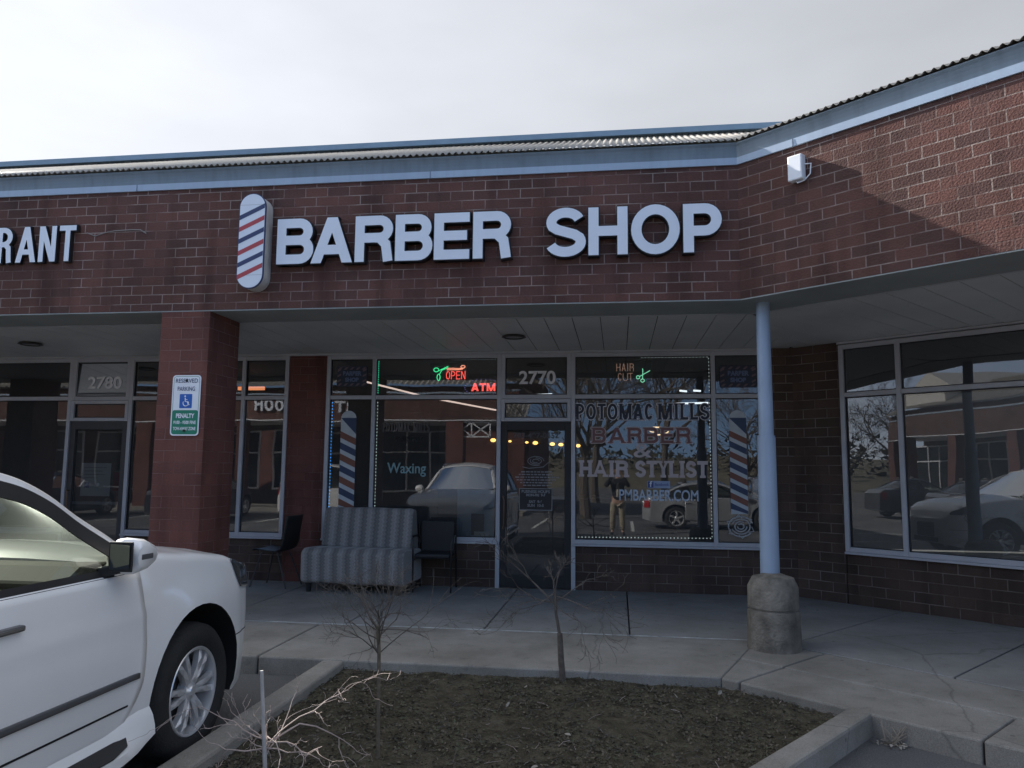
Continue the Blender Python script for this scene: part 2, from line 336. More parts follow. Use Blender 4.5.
# ---------------------------------------------------------------- stroke lettering
def arc(cx, cy, rx, ry, a0, a1, n=12):
    return [(cx + rx * math.cos(R(a0 + (a1 - a0) * i / n)), cy + ry * math.sin(R(a0 + (a1 - a0) * i / n))) for i in range(n + 1)]
def glyph(ch, W, H, t):
    """centre lines ('s', points, closed) and filled shapes ('q', points) of a capital letter W wide, H high, stroke t"""
    a, b, lo, hi, m = t / 2, W - t / 2, t / 2, H - t / 2, H * 0.52
    S = []
    if ch == 'B':
        r1 = (hi - m) / 2; r2 = (m - lo) / 2
        S = [('s', [(a, 0), (a, H)]), ('s', [(a, hi), (b - r1 * 1.15, hi)] + arc(b - r1 * 1.15, hi - r1, r1 * 1.0, r1, 90, -90)[1:] + [(a, m)]),
             ('s', [(a, m), (b - r2, m)] + arc(b - r2, m - r2, r2, r2, 90, -90)[1:] + [(a, lo)])]
    elif ch in 'PR':
        mm = m if ch == 'R' else H * 0.44; r1 = (hi - mm) / 2
        S = [('s', [(a, 0), (a, H)]), ('s', [(a, hi), (b - r1, hi)] + arc(b - r1, hi - r1, r1, r1, 90, -90)[1:] + [(a, mm)])]
        if ch == 'R': S.append(('s', [(W * 0.5, mm), (b - t * 0.9, mm - t * 0.05), (b - t * 0.25, mm - t * 0.7), (b - t * 0.08, t * 0.7), (b + t * 0.02, 0)]))
    elif ch == 'A':
        T = t * 1.12
        S = [('q', [(0, 0), (T, 0), (W / 2 + T * 0.5, H), (W / 2 - T * 0.5, H)]), ('q', [(W - T, 0), (W, 0), (W / 2 + T * 0.5, H), (W / 2 - T * 0.5, H)]),
             ('s', [(W * 0.22, H * 0.29), (W * 0.78, H * 0.29)])]
    elif ch == 'E': S = [('s', [(a, 0), (a, H)]), ('s', [(a, hi), (W, hi)]), ('s', [(a, H * 0.51), (W * 0.93, H * 0.51)]), ('s', [(a, lo), (W, lo)])]
    elif ch == 'F': S = [('s', [(a, 0), (a, H)]), ('s', [(a, hi), (W, hi)]), ('s', [(a, H * 0.51), (W * 0.9, H * 0.51)])]
    elif ch == 'L': S = [('s', [(a, 0), (a, H)]), ('s', [(a, lo), (W, lo)])]
    elif ch == 'I': S = [('s', [(W / 2, 0), (W / 2, H)])]
    elif ch == 'H': S = [('s', [(a, 0), (a, H)]), ('s', [(b, 0), (b, H)]), ('s', [(a, H / 2), (b, H / 2)])]
    elif ch == 'T': S = [('s', [(W / 2, 0), (W / 2, H)]), ('s', [(0, hi), (W, hi)])]
    elif ch == 'N': S = [('s', [(a, 0), (a, H)]), ('s', [(b, 0), (b, H)]), ('q', [(0, H), (t * 1.15, H), (W, 0), (W - t * 1.15, 0)])]
    elif ch == 'M': S = [('s', [(a, 0), (a, H)]), ('s', [(b, 0), (b, H)]), ('q', [(0, H), (t * 1.1, H), (W / 2 + t * 0.5, 0), (W / 2 - t * 0.5, 0)]),
                         ('q', [(W - t * 1.1, H), (W, H), (W / 2 + t * 0.5, 0), (W / 2 - t * 0.5, 0)])]
    elif ch == 'Y': S = [('s', [(W / 2, 0), (W / 2, H * 0.45)]), ('q', [(0, H), (t * 1.1, H), (W / 2 + t / 2, H * 0.4), (W / 2 - t / 2, H * 0.4)]),
                         ('q', [(W - t * 1.1, H), (W, H), (W / 2 + t / 2, H * 0.4), (W / 2 - t / 2, H * 0.4)])]
    elif ch == 'O': S = [('c', arc(W / 2, H / 2, W / 2 - a, H / 2 - a, 0, 360, 32)[:-1])]
    elif ch == 'C': S = [('s', arc(W / 2, H / 2, W / 2 - a, H / 2 - a, 38, 322, 24))]
    elif ch == 'S':
        ry1 = (hi - H * 0.5) / 2; rx = W / 2 - a
        up = arc(W / 2, hi - ry1, rx * 0.93, ry1, 18, 205, 16); dn = arc(W / 2, lo + ry1, rx, ry1, 25, -162, 16)
        S = [('s', up + [(W * 0.30, H * 0.555), (W * 0.5, H * 0.505), (W * 0.72, H * 0.45)] + dn)]
    elif ch == '&':
        S = [('s', [(W, 0), (W * 0.42, H * 0.55)] + arc(W * 0.45, H * 0.77, W * 0.2, H * 0.17, 215, -35, 12) + [(W * 0.3, H * 0.45)]
              + arc(W * 0.38, H * 0.27, W * 0.3, H * 0.2, 120, 330, 12) + [(W * 0.85, H * 0.5)])]
    return S
SERIF = dict(B=[(0, 0), (0, 1)], P=[(0, 0), (0, 1)], R=[(0, 0), (0, 1), (1, 0)], A=[(0, 0), (1, 0)], E=[(0, 0), (0, 1)], L=[(0, 0), (0, 1)], I=[(.5, 0), (.5, 1)],
             H=[(0, 0), (0, 1), (1, 0), (1, 1)], T=[(.5, 0)], M=[(0, 0), (0, 1), (1, 0), (1, 1)], Y=[(.5, 0), (0, 1), (1, 1)])
def put_glyph(mb, fr, ch, u0, z0, W, H, t, d0, d1, grow=0.0, serif=False, side=None, slant=0.0):
    k = 0
    S = glyph(ch, W, H, t)
    if serif:
        for (sx, sy) in SERIF.get(ch, []):
            cx = min(max(sx * W, t * 0.5), W - t * 0.5); cy = t * 0.22 if sy == 0 else H - t * 0.22
            S.append(('q', [(cx - t * 0.95, cy - t * 0.22), (cx + t * 0.95, cy - t * 0.22), (cx + t * 0.95, cy + t * 0.22), (cx - t * 0.95, cy + t * 0.22)]))
    def P(x, y): return (u0 + x + slant * y, z0 + y)
    for s in S:
        d = d1 + k * 0.0004; k += 1
        if s[0] == 'q':
            q = s[1]; c = (sum(p[0] for p in q) / 4, sum(p[1] for p in q) / 4)
            g = [(p[0] + (grow if p[0] > c[0] else -grow), p[1] + (grow if p[1] > c[1] else -grow)) for p in q]
            mb.prism([P(*p) for p in g], fr, d0, d, side)
            continue
        pts = [Vector(p) for p in s[1]]; closed = s[0] == 'c'; n = len(pts); hw = t / 2 + grow
        if not closed and grow:
            pts[0] = pts[0] + (pts[0] - pts[1]).normalized() * grow; pts[-1] = pts[-1] + (pts[-1] - pts[-2]).normalized() * grow
        Lf, Rt = [], []
        for i in range(n):
            a_ = pts[i] - pts[i - 1] if (closed or i > 0) else pts[1] - pts[0]
            b_ = pts[(i + 1) % n] - pts[i] if (closed or i < n - 1) else a_
            if a_.length < 1e-7: a_ = b_
            if b_.length < 1e-7: b_ = a_
            na = Vector((-a_.y, a_.x)).normalized(); nb = Vector((-b_.y, b_.x)).normalized()
            mid = (na + nb); mid = mid.normalized() if mid.length > 1e-6 else na
            sc = hw / max(0.5, mid.dot(na))
            Lf.append(pts[i] + mid * sc); Rt.append(pts[i] - mid * sc)
        V = [fr(*(lambda q: (q[0], d, q[1]))(P(*p))) for p in Lf + Rt] + [fr(*(lambda q: (q[0], d0, q[1]))(P(*p))) for p in Lf + Rt]
        rng = range(n) if closed else range(n - 1)
        mb.add(V, [(i, (i + 1) % n, n + (i + 1) % n, n + i) for i in rng])
        cm = mb.cm
        if side is not None: mb.cm = side
        F = []
        for i in rng:
            j = (i + 1) % n
            F += [(i, j, 2 * n + j, 2 * n + i), (n + i, n + j, 3 * n + j, 3 * n + i), (2 * n + i, 2 * n + j, 3 * n + j, 3 * n + i)]
        if not closed: F += [(0, n, 3 * n, 2 * n), (n - 1, 2 * n - 1, 4 * n - 1, 3 * n - 1)]
        mb.add(V, F); mb.cm = cm
def word(mb, fr, txt, u0, u1, z0, H, t, d0, d1, gap=0.20, serif=False, grow=0, side=None, widths=None, slant=0.0):
    wd = {'I': 0.42 if serif else 0.32, 'M': 1.3, ' ': 0.5, 'L': 0.72, 'E': 0.8, 'O': 1.08, '&': 1.05, 'A': 1.05}
    tot = sum(wd.get(c, 0.88) for c in txt) + gap * (len(txt) - 1); k = (u1 - u0) / tot; u = u0
    for c in txt:
        w = wd.get(c, 0.88) * k
        if c != ' ': put_glyph(mb, fr, c, u, z0, w, H, t, d0, d1, grow, serif, side, slant)
        u += w + gap * k
def text_obj(name, body, size, loc, rot, m, parent=None, offset=0.0, align='CENTER', width=None, label=None, extrude=0.0005):
    """small lettering in the built-in face, made into a mesh"""
    cu = bpy.data.curves.new(name, 'FONT'); cu.body = body; cu.size = size; cu.align_x = align; cu.align_y = 'CENTER'; cu.offset = offset; cu.extrude = extrude
    cu.space_line = 0.9
    tmp = bpy.data.objects.new(name, cu); COL.objects.link(tmp)
    me = bpy.data.meshes.new_from_object(tmp.evaluated_get(bpy.context.evaluated_depsgraph_get()))
    bpy.data.objects.remove(tmp)
    me.name = name; me.materials.clear(); me.materials.append(m)
    if width:
        xs = [v.co.x for v in me.vertices]; k = width / max(1e-6, max(xs) - min(xs))
        for v in me.vertices: v.co.x *= k
    mw = Matrix.Translation(loc) @ rot.to_4x4()
    if parent is not None: mw = ROOTM[root_of(parent).name].inverted() @ mw
    me.transform(mw)
    o = bpy.data.objects.new(name, me); COL.objects.link(o)
    if parent is not None: o.parent = parent
    if label: o['label'] = label
    return o
ROT_M = Matrix.Rotation(R(90), 3, 'X')
ROT_R = Matrix.Rotation(-R(40.245), 3, 'Z') @ ROT_M
ROT_BACK = Matrix.Rotation(R(180), 3, 'Z') @ ROT_M

# ================================================================ the setting
def asphalt():
    m, n, l, b = nodes_of('asphalt')
    tx = n.new('ShaderNodeTexCoord')
    big = n.new('ShaderNodeTexNoise'); big.inputs['Scale'].default_value = 0.7; big.inputs['Detail'].default_value = 8; l.new(tx.outputs['Object'], big.inputs['Vector'])
    fine = n.new('ShaderNodeTexVoronoi'); fine.inputs['Scale'].default_value = 110; l.new(tx.outputs['Object'], fine.inputs['Vector'])
    cr = n.new('ShaderNodeValToRGB'); cr.color_ramp.elements[0].position = 0.35; cr.color_ramp.elements[0].color = (0.055, 0.055, 0.058, 1)
    cr.color_ramp.elements[1].position = 0.7; cr.color_ramp.elements[1].color = (0.125, 0.122, 0.118, 1); l.new(big.outputs['Fac'], cr.inputs[0])
    mr = n.new('ShaderNodeMapRange'); mr.inputs['To Min'].default_value = 0.7; mr.inputs['To Max'].default_value = 1.5; l.new(fine.outputs['Distance'], mr.inputs['Value'])
    sc = n.new('ShaderNodeVectorMath'); sc.operation = 'SCALE'; l.new(cr.outputs[0], sc.inputs[0]); l.new(mr.outputs[0], sc.inputs['Scale']); l.new(sc.outputs[0], b.inputs['Base Color'])
    b.inputs['Roughness'].default_value = 0.93
    bp = n.new('ShaderNodeBump'); bp.inputs['Strength'].default_value = 0.5; bp.inputs['Distance'].default_value = 0.01; l.new(fine.outputs['Distance'], bp.inputs['Height']); l.new(bp.outputs[0], b.inputs['Normal'])
    return m
M_asph = asphalt()
mb = MB(); mb.add([(-400, -400, -0.15), (400, -400, -0.15), (400, 400, -0.15), (-400, 400, -0.15)], [(0, 1, 2, 3)])
struct(mb.build('ground', M_asph))
mb = MB()                                            # painted bay lines of the opposite parking rows
for k in range(12):
    x = -30 + 2.75 * k; mb.add([(x, -6.2, -0.146), (x + .1, -6.2, -0.146), (x + .1, -1.6, -0.146), (x, -1.6, -0.146)], [(0, 1, 2, 3)])
for x in (-4.75, -7.5, -10.2): mb.add([(x, 1.2, -0.146), (x + .1, 1.2, -0.146), (x + .1, 6.0, -0.146), (x, 6.0, -0.146)], [(0, 1, 2, 3)])
for k in range(4): x = 1.6 + 2.75 * k; mb.add([(x, -9.5, -0.146), (x + .1, -9.5, -0.146), (x + .1, -5.2, -0.146), (x, -5.2, -0.146)], [(0, 1, 2, 3)])
struct(mb.build('parking_lines', mat('line_paint', (0.55, 0.55, 0.52), 0.8, var=0.25, scale=20)))
# walkway: separate slabs with real gaps, a pale joint, an outer kerb strip
mb = MB(); fmit(mb, FM, -30, 0, 0.02, 4.0, -0.3, -0.03, 'end'); fmit(mb, FR, 0, 9.3, 0.02, 4.0, -0.3, -0.03, 'start'); struct(mb.build('walkway_bed', M_dark))
mb = MB(); g = 0.008; us = [0.1 - 1.42 * k for k in range(21)][::-1]
for a, b_ in zip(us, us[1:]): fmit(mb, FM, a + g, b_ - g, 0.0, 2.64, -0.1, 0.0)
fmit(mb, FM, 0.1 + g, 0, 0.0, 2.64, -0.1, 0.0, 'end'); fmit(mb, FR, 0, 1.25 - g, 0.0, 2.64, -0.1, 0.0, 'start')
for k in range(6): fmit(mb, FR, 1.25 + 1.4 * k + g, 2.65 + 1.4 * k - g, 0.0, 2.64, -0.1, 0.0)
struct(mb.build('walkway', M_concd, bevel=0.006))
mb = MB(); fmit(mb, FM, -30, 0, 2.645, 2.668, -0.1, 0.001, 'end'); struct(mb.build('walkway_joint', mat('joint', (0.42, 0.42, 0.40), 0.9, var=0.4, scale=9)))
mb = MB()
for a, b_, e in ((-30, -14, None), (-13.985, -7.2, None), (-7.185, -3.0, None), (-2.985, 0, 'end')): fmit(mb, FM, a, b_, 2.675, 4.03, -0.3, 0.0, e)
fmit(mb, FR, 0, 1.62, 2.675, 3.38, -0.3, 0.0, 'start')
for a in (1.635, 5.3): fmit(mb, FR, a, a + 3.65, 2.675, 3.38, -0.3, 0.0)
fmit(mb, FR, 0, 1.62, 3.39, 4.03, -0.3, -0.006, 'start')
for a, b_ in ((1.635, 3.25), (3.262, 6.2), (6.215, 9.2)): fmit(mb, FR, a, b_, 3.39, 4.03, -0.3, -0.006)
struct(mb.build('kerb_strip', M_conc, bevel=0.014))
mb = MB(); mb.box((-2.42, 2.3, -0.3), (-2.235, 6.21, -0.004))
struct(mb.build('kerb', M_conc, bevel=0.02))
mb = MB(); mb.bar((1.60, 5.575, -0.15), (-0.40, 2.78, -0.15), 0.16, 0.292); mb.bar((-0.42, 2.80, -0.151), (-2.32, 2.30, -0.151), 0.16, 0.29)
struct(mb.build('kerb', M_conc, bevel=0.02))
def inside(x, y, poly):
    c = False; n = len(poly)
    for i in range(n):
        (x1, y1), (x2, y2) = poly[i], poly[i - 1]
        if (y1 > y) != (y2 > y) and x < (x2 - x1) * (y - y1) / (y2 - y1) + x1: c = not c
    return c
BED = [(-2.26, 6.24), (-2.26, 2.32), (-0.42, 2.8), (1.56, 5.56), (0.80, 6.24)]
def soil_z(x, y):
    return -0.075 + 0.035 * noise.noise((x * 1.3, y * 1.3, 0)) + 0.018 * noise.noise((x * 6, y * 6, 3)) + 0.012 * noise.noise((x * 17, y * 17, 7))
mb = MB(); nx, ny = 150, 150; idx = {}
for i in range(nx + 1):
    for j in range(ny + 1):
        x = -2.3 + 4.0 * i / nx; y = 2.25 + 4.0 * j / ny
        if inside(x, y, BED): idx[i, j] = len(mb.v); mb.v.append(Vector((x, y, soil_z(x, y))))
for i in range(nx):
    for j in range(ny):
        q = [(i, j), (i + 1, j), (i + 1, j + 1), (i, j + 1)]
        if all(k in idx for k in q): mb.f.append(tuple(idx[k] for k in q)); mb.m.append(0)
struct(mb.build('soil', mat('soil', (0.075, 0.065, 0.046), 0.98, var=0.55, scale=9, bump=1.0, bscale=70, spec=0.15), smooth=True))
def litter(name, seed, count, mats, smin, smax, flat=0.4, elong=1.6):
    rnd = random.Random(seed); mb = MB(); k = 0
    while k < count:
        x = rnd.uniform(-2.25, 1.6); y = rnd.uniform(3.3, 6.2)
        if not inside(x, y, BED) or noise.noise((x * 2, y * 2, 11)) < rnd.uniform(-0.6, 0.35): continue
        k += 1; mb.cm = rnd.randrange(len(mats)); s = rnd.uniform(smin, smax); a = rnd.uniform(0, 6.28)
        n = Vector((rnd.gauss(0, flat), rnd.gauss(0, flat), 1)).normalized(); t = Vector((math.cos(a), math.sin(a), 0)); t = (t - n * t.dot(n)).normalized(); b_ = n.cross(t)
        c = Vector((x, y, soil_z(x, y) + 0.006 + s * 0.25)); e = s * elong / 2
        mb.add([c - t * e, c - t * e * .3 + b_ * s * .45 + n * s * .15, c + t * e * .5 + b_ * s * .35 + n * s * .1, c + t * e, c + t * e * .4 - b_ * s * .4 + n * s * .12, c - t * e * .4 - b_ * s * .4 + n * s * .2],
               [(0, 1, 2, 3), (0, 3, 4, 5)])
    o = mb.build(name, mats, fix=False); tag(o, None, None, None, 'stuff'); return o
o = litter('leaf_litter', 3, 13000, [mat('leaf_a', (0.075, 0.066, 0.046), 0.9), mat('leaf_b', (0.12, 0.10, 0.072), 0.9), mat('leaf_c', (0.050, 0.045, 0.032), 0.9), mat('leaf_e', (0.070, 0.076, 0.044), 0.9)], 0.005, 0.018, .55)
tag(o, 'dry brown leaf litter scattered over the dark planter soil', 'leaf litter')
mb = MB(); rnd = random.Random(5)
for k in range(820):
    x = rnd.uniform(-2.2, 1.5); y = rnd.uniform(3.4, 6.15)
    if not inside(x, y, BED): continue
    a = rnd.uniform(0, 3.14); ln = rnd.uniform(0.02, 0.11) * (1.5 if rnd.random() < .15 else 1); mb.cm = 0 if rnd.random() < .93 else 1
    z = soil_z(x, y) + 0.008; p = Vector((x, y, z)); q = p + Vector((math.cos(a) * ln, math.sin(a) * ln, rnd.uniform(0, .025)))
    mb.tube([p, (p + q) / 2 + Vector((rnd.gauss(0, .006), rnd.gauss(0, .006), .004)), q], rnd.uniform(.0008, .002), 4)
o = mb.build('fallen_twigs', [M_twig, M_pink], fix=False); tag(o, 'thin dry twigs lying scattered on the planter soil', 'twigs', None, 'stuff')
o = litter('pale_scraps', 9, 12, [mat('leaf_d', (0.30, 0.27, 0.23), 0.8)], 0.018, 0.035, .7, 2.2); tag(o, 'pale curled leaves lying here and there in the planter', 'leaves')

# ================================================================ strip building
def profile(mb, fr, u0, u1, prof, bend=None):
    def P(u, w, z, which):
        if bend == which: u = (2.25 - BT * w) if which == 'end' else BT * w
        return fr(u, w, z)
    n = len(prof); V = [P(u0, w, z, 'start') for w, z in prof] + [P(u1, w, z, 'end') for w, z in prof]
    mb.add(V, [(i, (i + 1) % n, (i + 1) % n + n, i + n) for i in range(n)] + [tuple(range(n)), tuple(range(2 * n - 1, n - 1, -1))])
def corrugated(mb, fr, u0, u1, wf, wb, z0, slope, side=None, pitch=0.067, amp=0.013):
    n = int((u1 - u0) / pitch * 6); prev = None
    for i in range(n + 1):
        u = u0 + (u1 - u0) * i / n; h = amp * math.cos(2 * math.pi * (u - u0) / pitch)
        w0 = wf
        if side == 'end': w0 = min(wf, (2.25 - u) / BT)
        if side == 'start': w0 = min(wf, u / BT)
        if w0 < wb: w0 = wb
        a = len(mb.v); mb.v += [fr(u, w0, z0 + slope * (wf - w0) + h), fr(u, wb, z0 + slope * (wf - wb) + h)]
        if prev is not None: mb.f.append((prev, a, a + 1, prev + 1)); mb.m.append(0)
        prev = a
CORN = [(0.0, 4.472), (0.020, 4.472), (0.023, 4.540), (0.0, 4.542)]
COVE = [(0.0, 4.543), (0.006, 4.5435), (0.008, 4.585), (0.013, 4.62), (0.021, 4.652), (0.034, 4.676), (0.035, 4.685), (0.0, 4.685)]
bld = thing('shop_building', 'dark red brick strip of shops with a pale blue cornice and a deep covered walk', 'building', (0, 10.25, 0))
for nm, fr, u0, u1, bend in (('main', FM, -30, 0, 'end'), ('wing', FR, 0, 9, 'start')):
    mb = MB(); fmit(mb, fr, u0, u1, WF - 0.28, WF, 3.172, 4.684, bend); mb.build('fascia_wall', M_brick, bld)
    mb = MB(); profile(mb, fr, u0, u1, [(WF + 0.001 + w, z) for w, z in CORN], bend); mb.build('cornice', M_band, bld)
    mb = MB(); profile(mb, fr, u0, u1, [(WF + 0.001 + w, z) for w, z in COVE], bend); mb.build('cornice_cove', mat('cove_shade_grey', (.17, .215, .25), .45, var=.10, scale=2, streak=.2), bld)  # upper part of the cornice, the shade under the eave put into its colour
    mb = MB()
    for k in range(9):                                         # butt joints of the cornice lengths
        u = (-1.86 - 3.2 * k) if nm == 'main' else (1.68 + 3.2 * k)
        if (nm == 'main' and u > -30) or (nm == 'wing' and u < 9): mb = MB(); fbox(mb, fr, u, u + .005, WF + 0.01, WF + 0.028, 4.471, 4.541); mb.build('cornice_joint', mat('joint_dark', (0.10, 0.14, 0.2), 0.6), bld)
    mb = MB(); fmit(mb, fr, u0, u1, 2.39, WF - 0.003, 3.160, 3.171, bend); mb.build('lintel', M_beam, bld)
    mb = MB(); fmit(mb, fr, u0, u1, 2.365, 2.388, 3.156, 3.18, bend); mb.build('soffit_trim', M_alu, bld)
    mb = MB(); corrugated(mb, fr, u0 if nm == 'main' else 0.4, 1.6 if nm == 'main' else 9, WF + 0.055, 1.79, 4.705, 0.497 if nm == 'main' else .44, bend)
    mb.build('roof', M_roof, bld, smooth=True, sharp=80, fix=False, thick=0.003)
    if nm == 'main': mb = MB(); profile(mb, fr, u0, 1.83, [(1.84, 5.345), (1.87, 5.35), (1.87, 5.415), (1.70, 5.425), (1.70, 5.34)]); mb.build('ridge_cap', M_ridge, bld)
    mb = MB(); fmit(mb, fr, u0, u1, -8, 1.80, 5.22, 5.26, bend); mb.build('flat_roof', M_beam, bld)
    # soffit boards running from the fascia to the shop front
    mb = MB(); n = 120 if nm == 'main' else 30
    for k in range(n):
        if nm == 'main':
            a = 2.22 - 0.3 * (k + 1) + .004; b_ = a + 0.292; wa = min(2.364, (2.25 - a) / BT); wb = min(2.364, (2.25 - b_) / BT)
            if a < -30: break
        else:
            a = 0.03 + 0.3 * k + .004; b_ = a + 0.292; wa = min(2.364, a / BT); wb = min(2.364, b_ / BT)
        if a > (9 if nm == 'wing' else 99): break
        zz = 3.172 + 0.0012 * math.sin(k * 7.3)
        P = [fr(a, 0.0, zz), fr(b_, 0.0, zz), fr(b_, wb, zz), fr(a, wa, zz)]
        mb.add(P + [p + Vector((0, 0, .012)) for p in P], [(0, 1, 2, 3), (7, 6, 5, 4), (0, 4, 5, 1), (1, 5, 6, 2), (2, 6, 7, 3), (3, 7, 4, 0)])
    mb.build('soffit', M_soffit, bld, bevel=0.003)
    mb = MB(); fmit(mb, fr, u0, u1, -7.9, 2.45, 3.20, 3.24, bend); mb.build('ceiling_deck', M_dark, bld)
# hidden backs: shop walls, floors and party walls
mb = MB(); mb.box((-30, 18.0, -0.1), (12, 18.2, 5.215)); mb.box((-30, 10.36, 0), (-29.8, 18, 5.215)); mb.box((-4.40, 10.36, 0.0), (-4.28, 18, 3.2)); mb.add([(2.32, 10.4, 0), (2.42, 10.36, 0), (4.6, 18, 0), (4.5, 18, 0), (2.32, 10.4, 3.2), (2.42, 10.36, 3.2), (4.6, 18, 3.2), (4.5, 18, 3.2)], [(0, 1, 2, 3), (4, 7, 6, 5), (0, 4, 5, 1), (1, 5, 6, 2), (2, 6, 7, 3), (3, 7, 4, 0)])
fbox(mb, FR, 8.8, 9.0, -7.5, 0.0, 0, 5.215); fbox(mb, FR, 2.5, 9, -7.7, -7.5, 0, 5.215)
mb.build('rear_wall', mat('inner_wall', (0.16, 0.155, 0.15), 0.9), bld)
mb = MB(); mb.box((-29.8, 10.30, -0.1), (2.3, 18, 0.006)); fbox(mb, FR, 0.2, 9, -7.5, -0.05, -0.1, 0.0055); mb.build('shop_floor', mat('inner_floor', (0.12, 0.115, 0.11), 0.5), bld)
# lower walls and piers at the shop front
mb = MB()
def low(fr, a, b_, z1=0.595): fbox(mb, fr, a, b_, -0.10, 0.0, -0.02, z1)
low(FM, -30, -8.05); low(FM, -7.03, -4.645); low(FM, -4.05, -1.62); low(FM, -0.58, 1.95); low(FR, 0.63, 9)
mb.build('base_wall', M_brickbase, bld)
mb = MB(); fbox(mb, FM, -4.638, -4.062, -0.09, 0.012, 0.55, 3.17); fbox(mb, FM, -4.638, -4.062, -0.09, 0.010, -0.02, 0.55)
mb.build('pier', M_brickpier, bld)
mb = MB(); fmit(mb, FM, 1.96, 0, -0.09, 0.008, -0.02, 3.17, 'end'); fmit(mb, FR, 0, 0.62, -0.09, 0.008, -0.02, 3.17, 'start'); mb.build('pier', M_brickbase, bld)
for x0 in (-4.70, -11.2, -17.6, -24.0):
    mb = MB(); mb.box((x0, 7.235, -0.01), (x0 + 0.535, 7.86, 3.171)); mb.build('brick_pillar', M_brickpier, bld)
for u in (5.2,):
    mb = MB(); fbox(mb, FR, u, u + .54, 2.39, WF - .004, -0.01, 3.171); mb.build('brick_pillar', M_brickpier, bld)
# aluminium shop windows
def window(fr, us, zs, panes=True, name='shop_window', wd=0.055, dp=0.10, label=None, sill=True, lean=0.0):
    """us: mullion positions, zs: rail heights; the frame is one part, every pane a sub-part"""
    mb = MB(); h = wd / 2; f0, f1 = -dp + .03, 0.035
    for u in us: fbox(mb, fr, u - h, u + h, f0, f1, zs[0] - h, zs[-1] + h)
    for a, b_ in zip(us, us[1:]):
        for z in zs: fbox(mb, fr, a + h, b_ - h, f0, f1 - .004, z - h, z + h)
        for z0, z1 in zip(zs, zs[1:]):       # dark glazing gasket
            pass
    if sill: fbox(mb, fr, us[0] - h, us[-1] + h, -0.09, 0.06, zs[0] - h - .028, zs[0] - h - .001)
    fo = mb.build(name, M_alu, bld, bevel=0.004, label=label)
    mb = MB()
    for a, b_ in zip(us, us[1:]):
        for z0, z1 in zip(zs, zs[1:]):
            a1, b1, c1, d1 = a + h, b_ - h, z0 + h, z1 - h; e = .012
            fbox(mb, fr, a1, a1 + e, -0.02, 0.004, c1, d1); fbox(mb, fr, b1 - e, b1, -0.02, 0.004, c1, d1); fbox(mb, fr, a1 + e, b1 - e, -0.02, 0.004, c1, c1 + e); fbox(mb, fr, a1 + e, b1 - e, -0.02, 0.004, d1 - e, d1)
    mb.build('gasket', M_black, fo)
    k = 0
    for a, b_ in zip(us, us[1:]):
        for z0, z1 in zip(zs, zs[1:]):
            mb = MB(); t = ((k * 37) % 11 - 5) * (0.0006 if sill else 0); k += 1       # every pane sits very slightly askew
            P = [fr(a + h, -0.012 + t + lean, z0 + h), fr(b_ - h, -0.012 - t + lean, z0 + h), fr(b_ - h, -0.012 - t * .5 - lean, z1 - h), fr(a + h, -0.012 + t * 1.5 - lean, z1 - h)]
            mb.add(P, [(0, 1, 2, 3)]); mb.build('pane', M_tglass, fo)
    return fo
ZS = [0.625, 2.545, 3.112]
window(FM, [-14.6, -11.2, -8.03], ZS); window(FM, [-30, -26, -22, -18.3], ZS)
window(FM, [-7.05, -5.31, -4.66], ZS); window(FM, [-4.04, -3.375, -1.605], ZS); window(FM, [-0.595, 1.24, 1.94], ZS)
window(FM, [-8.03 + .056, -7.05 - .056], [2.545, 3.112], sill=False, name='transom_window', lean=0.016)
window(FM, [-1.605 + .056, -0.595 - .056], [2.545, 3.112], sill=False, name='transom_window')
window(FM, [-8.03 + .056, -7.05 - .056], [2.235, 2.545 - .056], sill=False, name='transom_window', wd=0.05); window(FM, [-1.605 + .056, -0.595 - .056], [2.235, 2.545 - .056], sill=False, name='transom_window', wd=0.05, lean=0.0045)
window(FR, [0.655, 1.325, 3.35, 5.6, 7.6, 8.9], [0.645, 2.51, 3.105])
for a in (-8.03, -7.05, -1.605, -0.595): mb = MB(); fbox(mb, FM, a - .0275, a + .0275, -.07, .034, 0.0, 0.596); mb.build('door_jamb', M_alu, bld)
def door(u0, u1, mframe, bar_z, handle_u, label):
    mb = MB(); s = 0.085
    fbox(mb, FM, u0, u0 + s, -.05, .012, 0.012, 2.205); fbox(mb, FM, u1 - s, u1, -.05, .012, 0.012, 2.205)
    fbox(mb, FM, u0 + s, u1 - s, -.05, .011, 0.012, .17); fbox(mb, FM, u0 + s, u1 - s, -.05, .011, 2.09, 2.205)
    d = mb.build('door', mframe, bld, bevel=.004, label=label)
    mb = MB(); mb.add([FM(u0 + s, -.02, .17), FM(u1 - s, -.02, .17), FM(u1 - s, -.02, 2.09), FM(u0 + s, -.02, 2.09)], [(0, 1, 2, 3)]); mb.build('pane', M_tglass, d)
    mb = MB(); fbox(mb, FM, u0 + s, u1 - s, -.075, -.035, bar_z - .02, bar_z + .02); mb.build('push_bar', M_alu, d)
    mb = MB(); a = handle_u; mb.tube([FM(a, .01, 1.2), FM(a, .06, 1.2), FM(a + .015, .065, 1.15), FM(a + .015, .065, .83), FM(a, .06, .78), FM(a, .01, .78)], .011, 8); mb.build('handle', mat('bronze', (.16, .11, .08), .35, .8), d, smooth=True)
    mb = MB(); mb.lathe([(0.0001, .013), (.018, .016), (.018, .0)], tuple(FM(u0 + .04, 0, 1.36)), 'Y', 12); mb.build('lock', M_alu, d)
    return d
door(-1.575, -0.627, M_blackp, 1.19, -1.53, 'black framed glass door of the barber shop')
door(-8.0, -7.08, mat('bronze_frame', (.06, .06, .062), .45, .3), 1.02, -7.95, 'dark framed glass door of the restaurant')
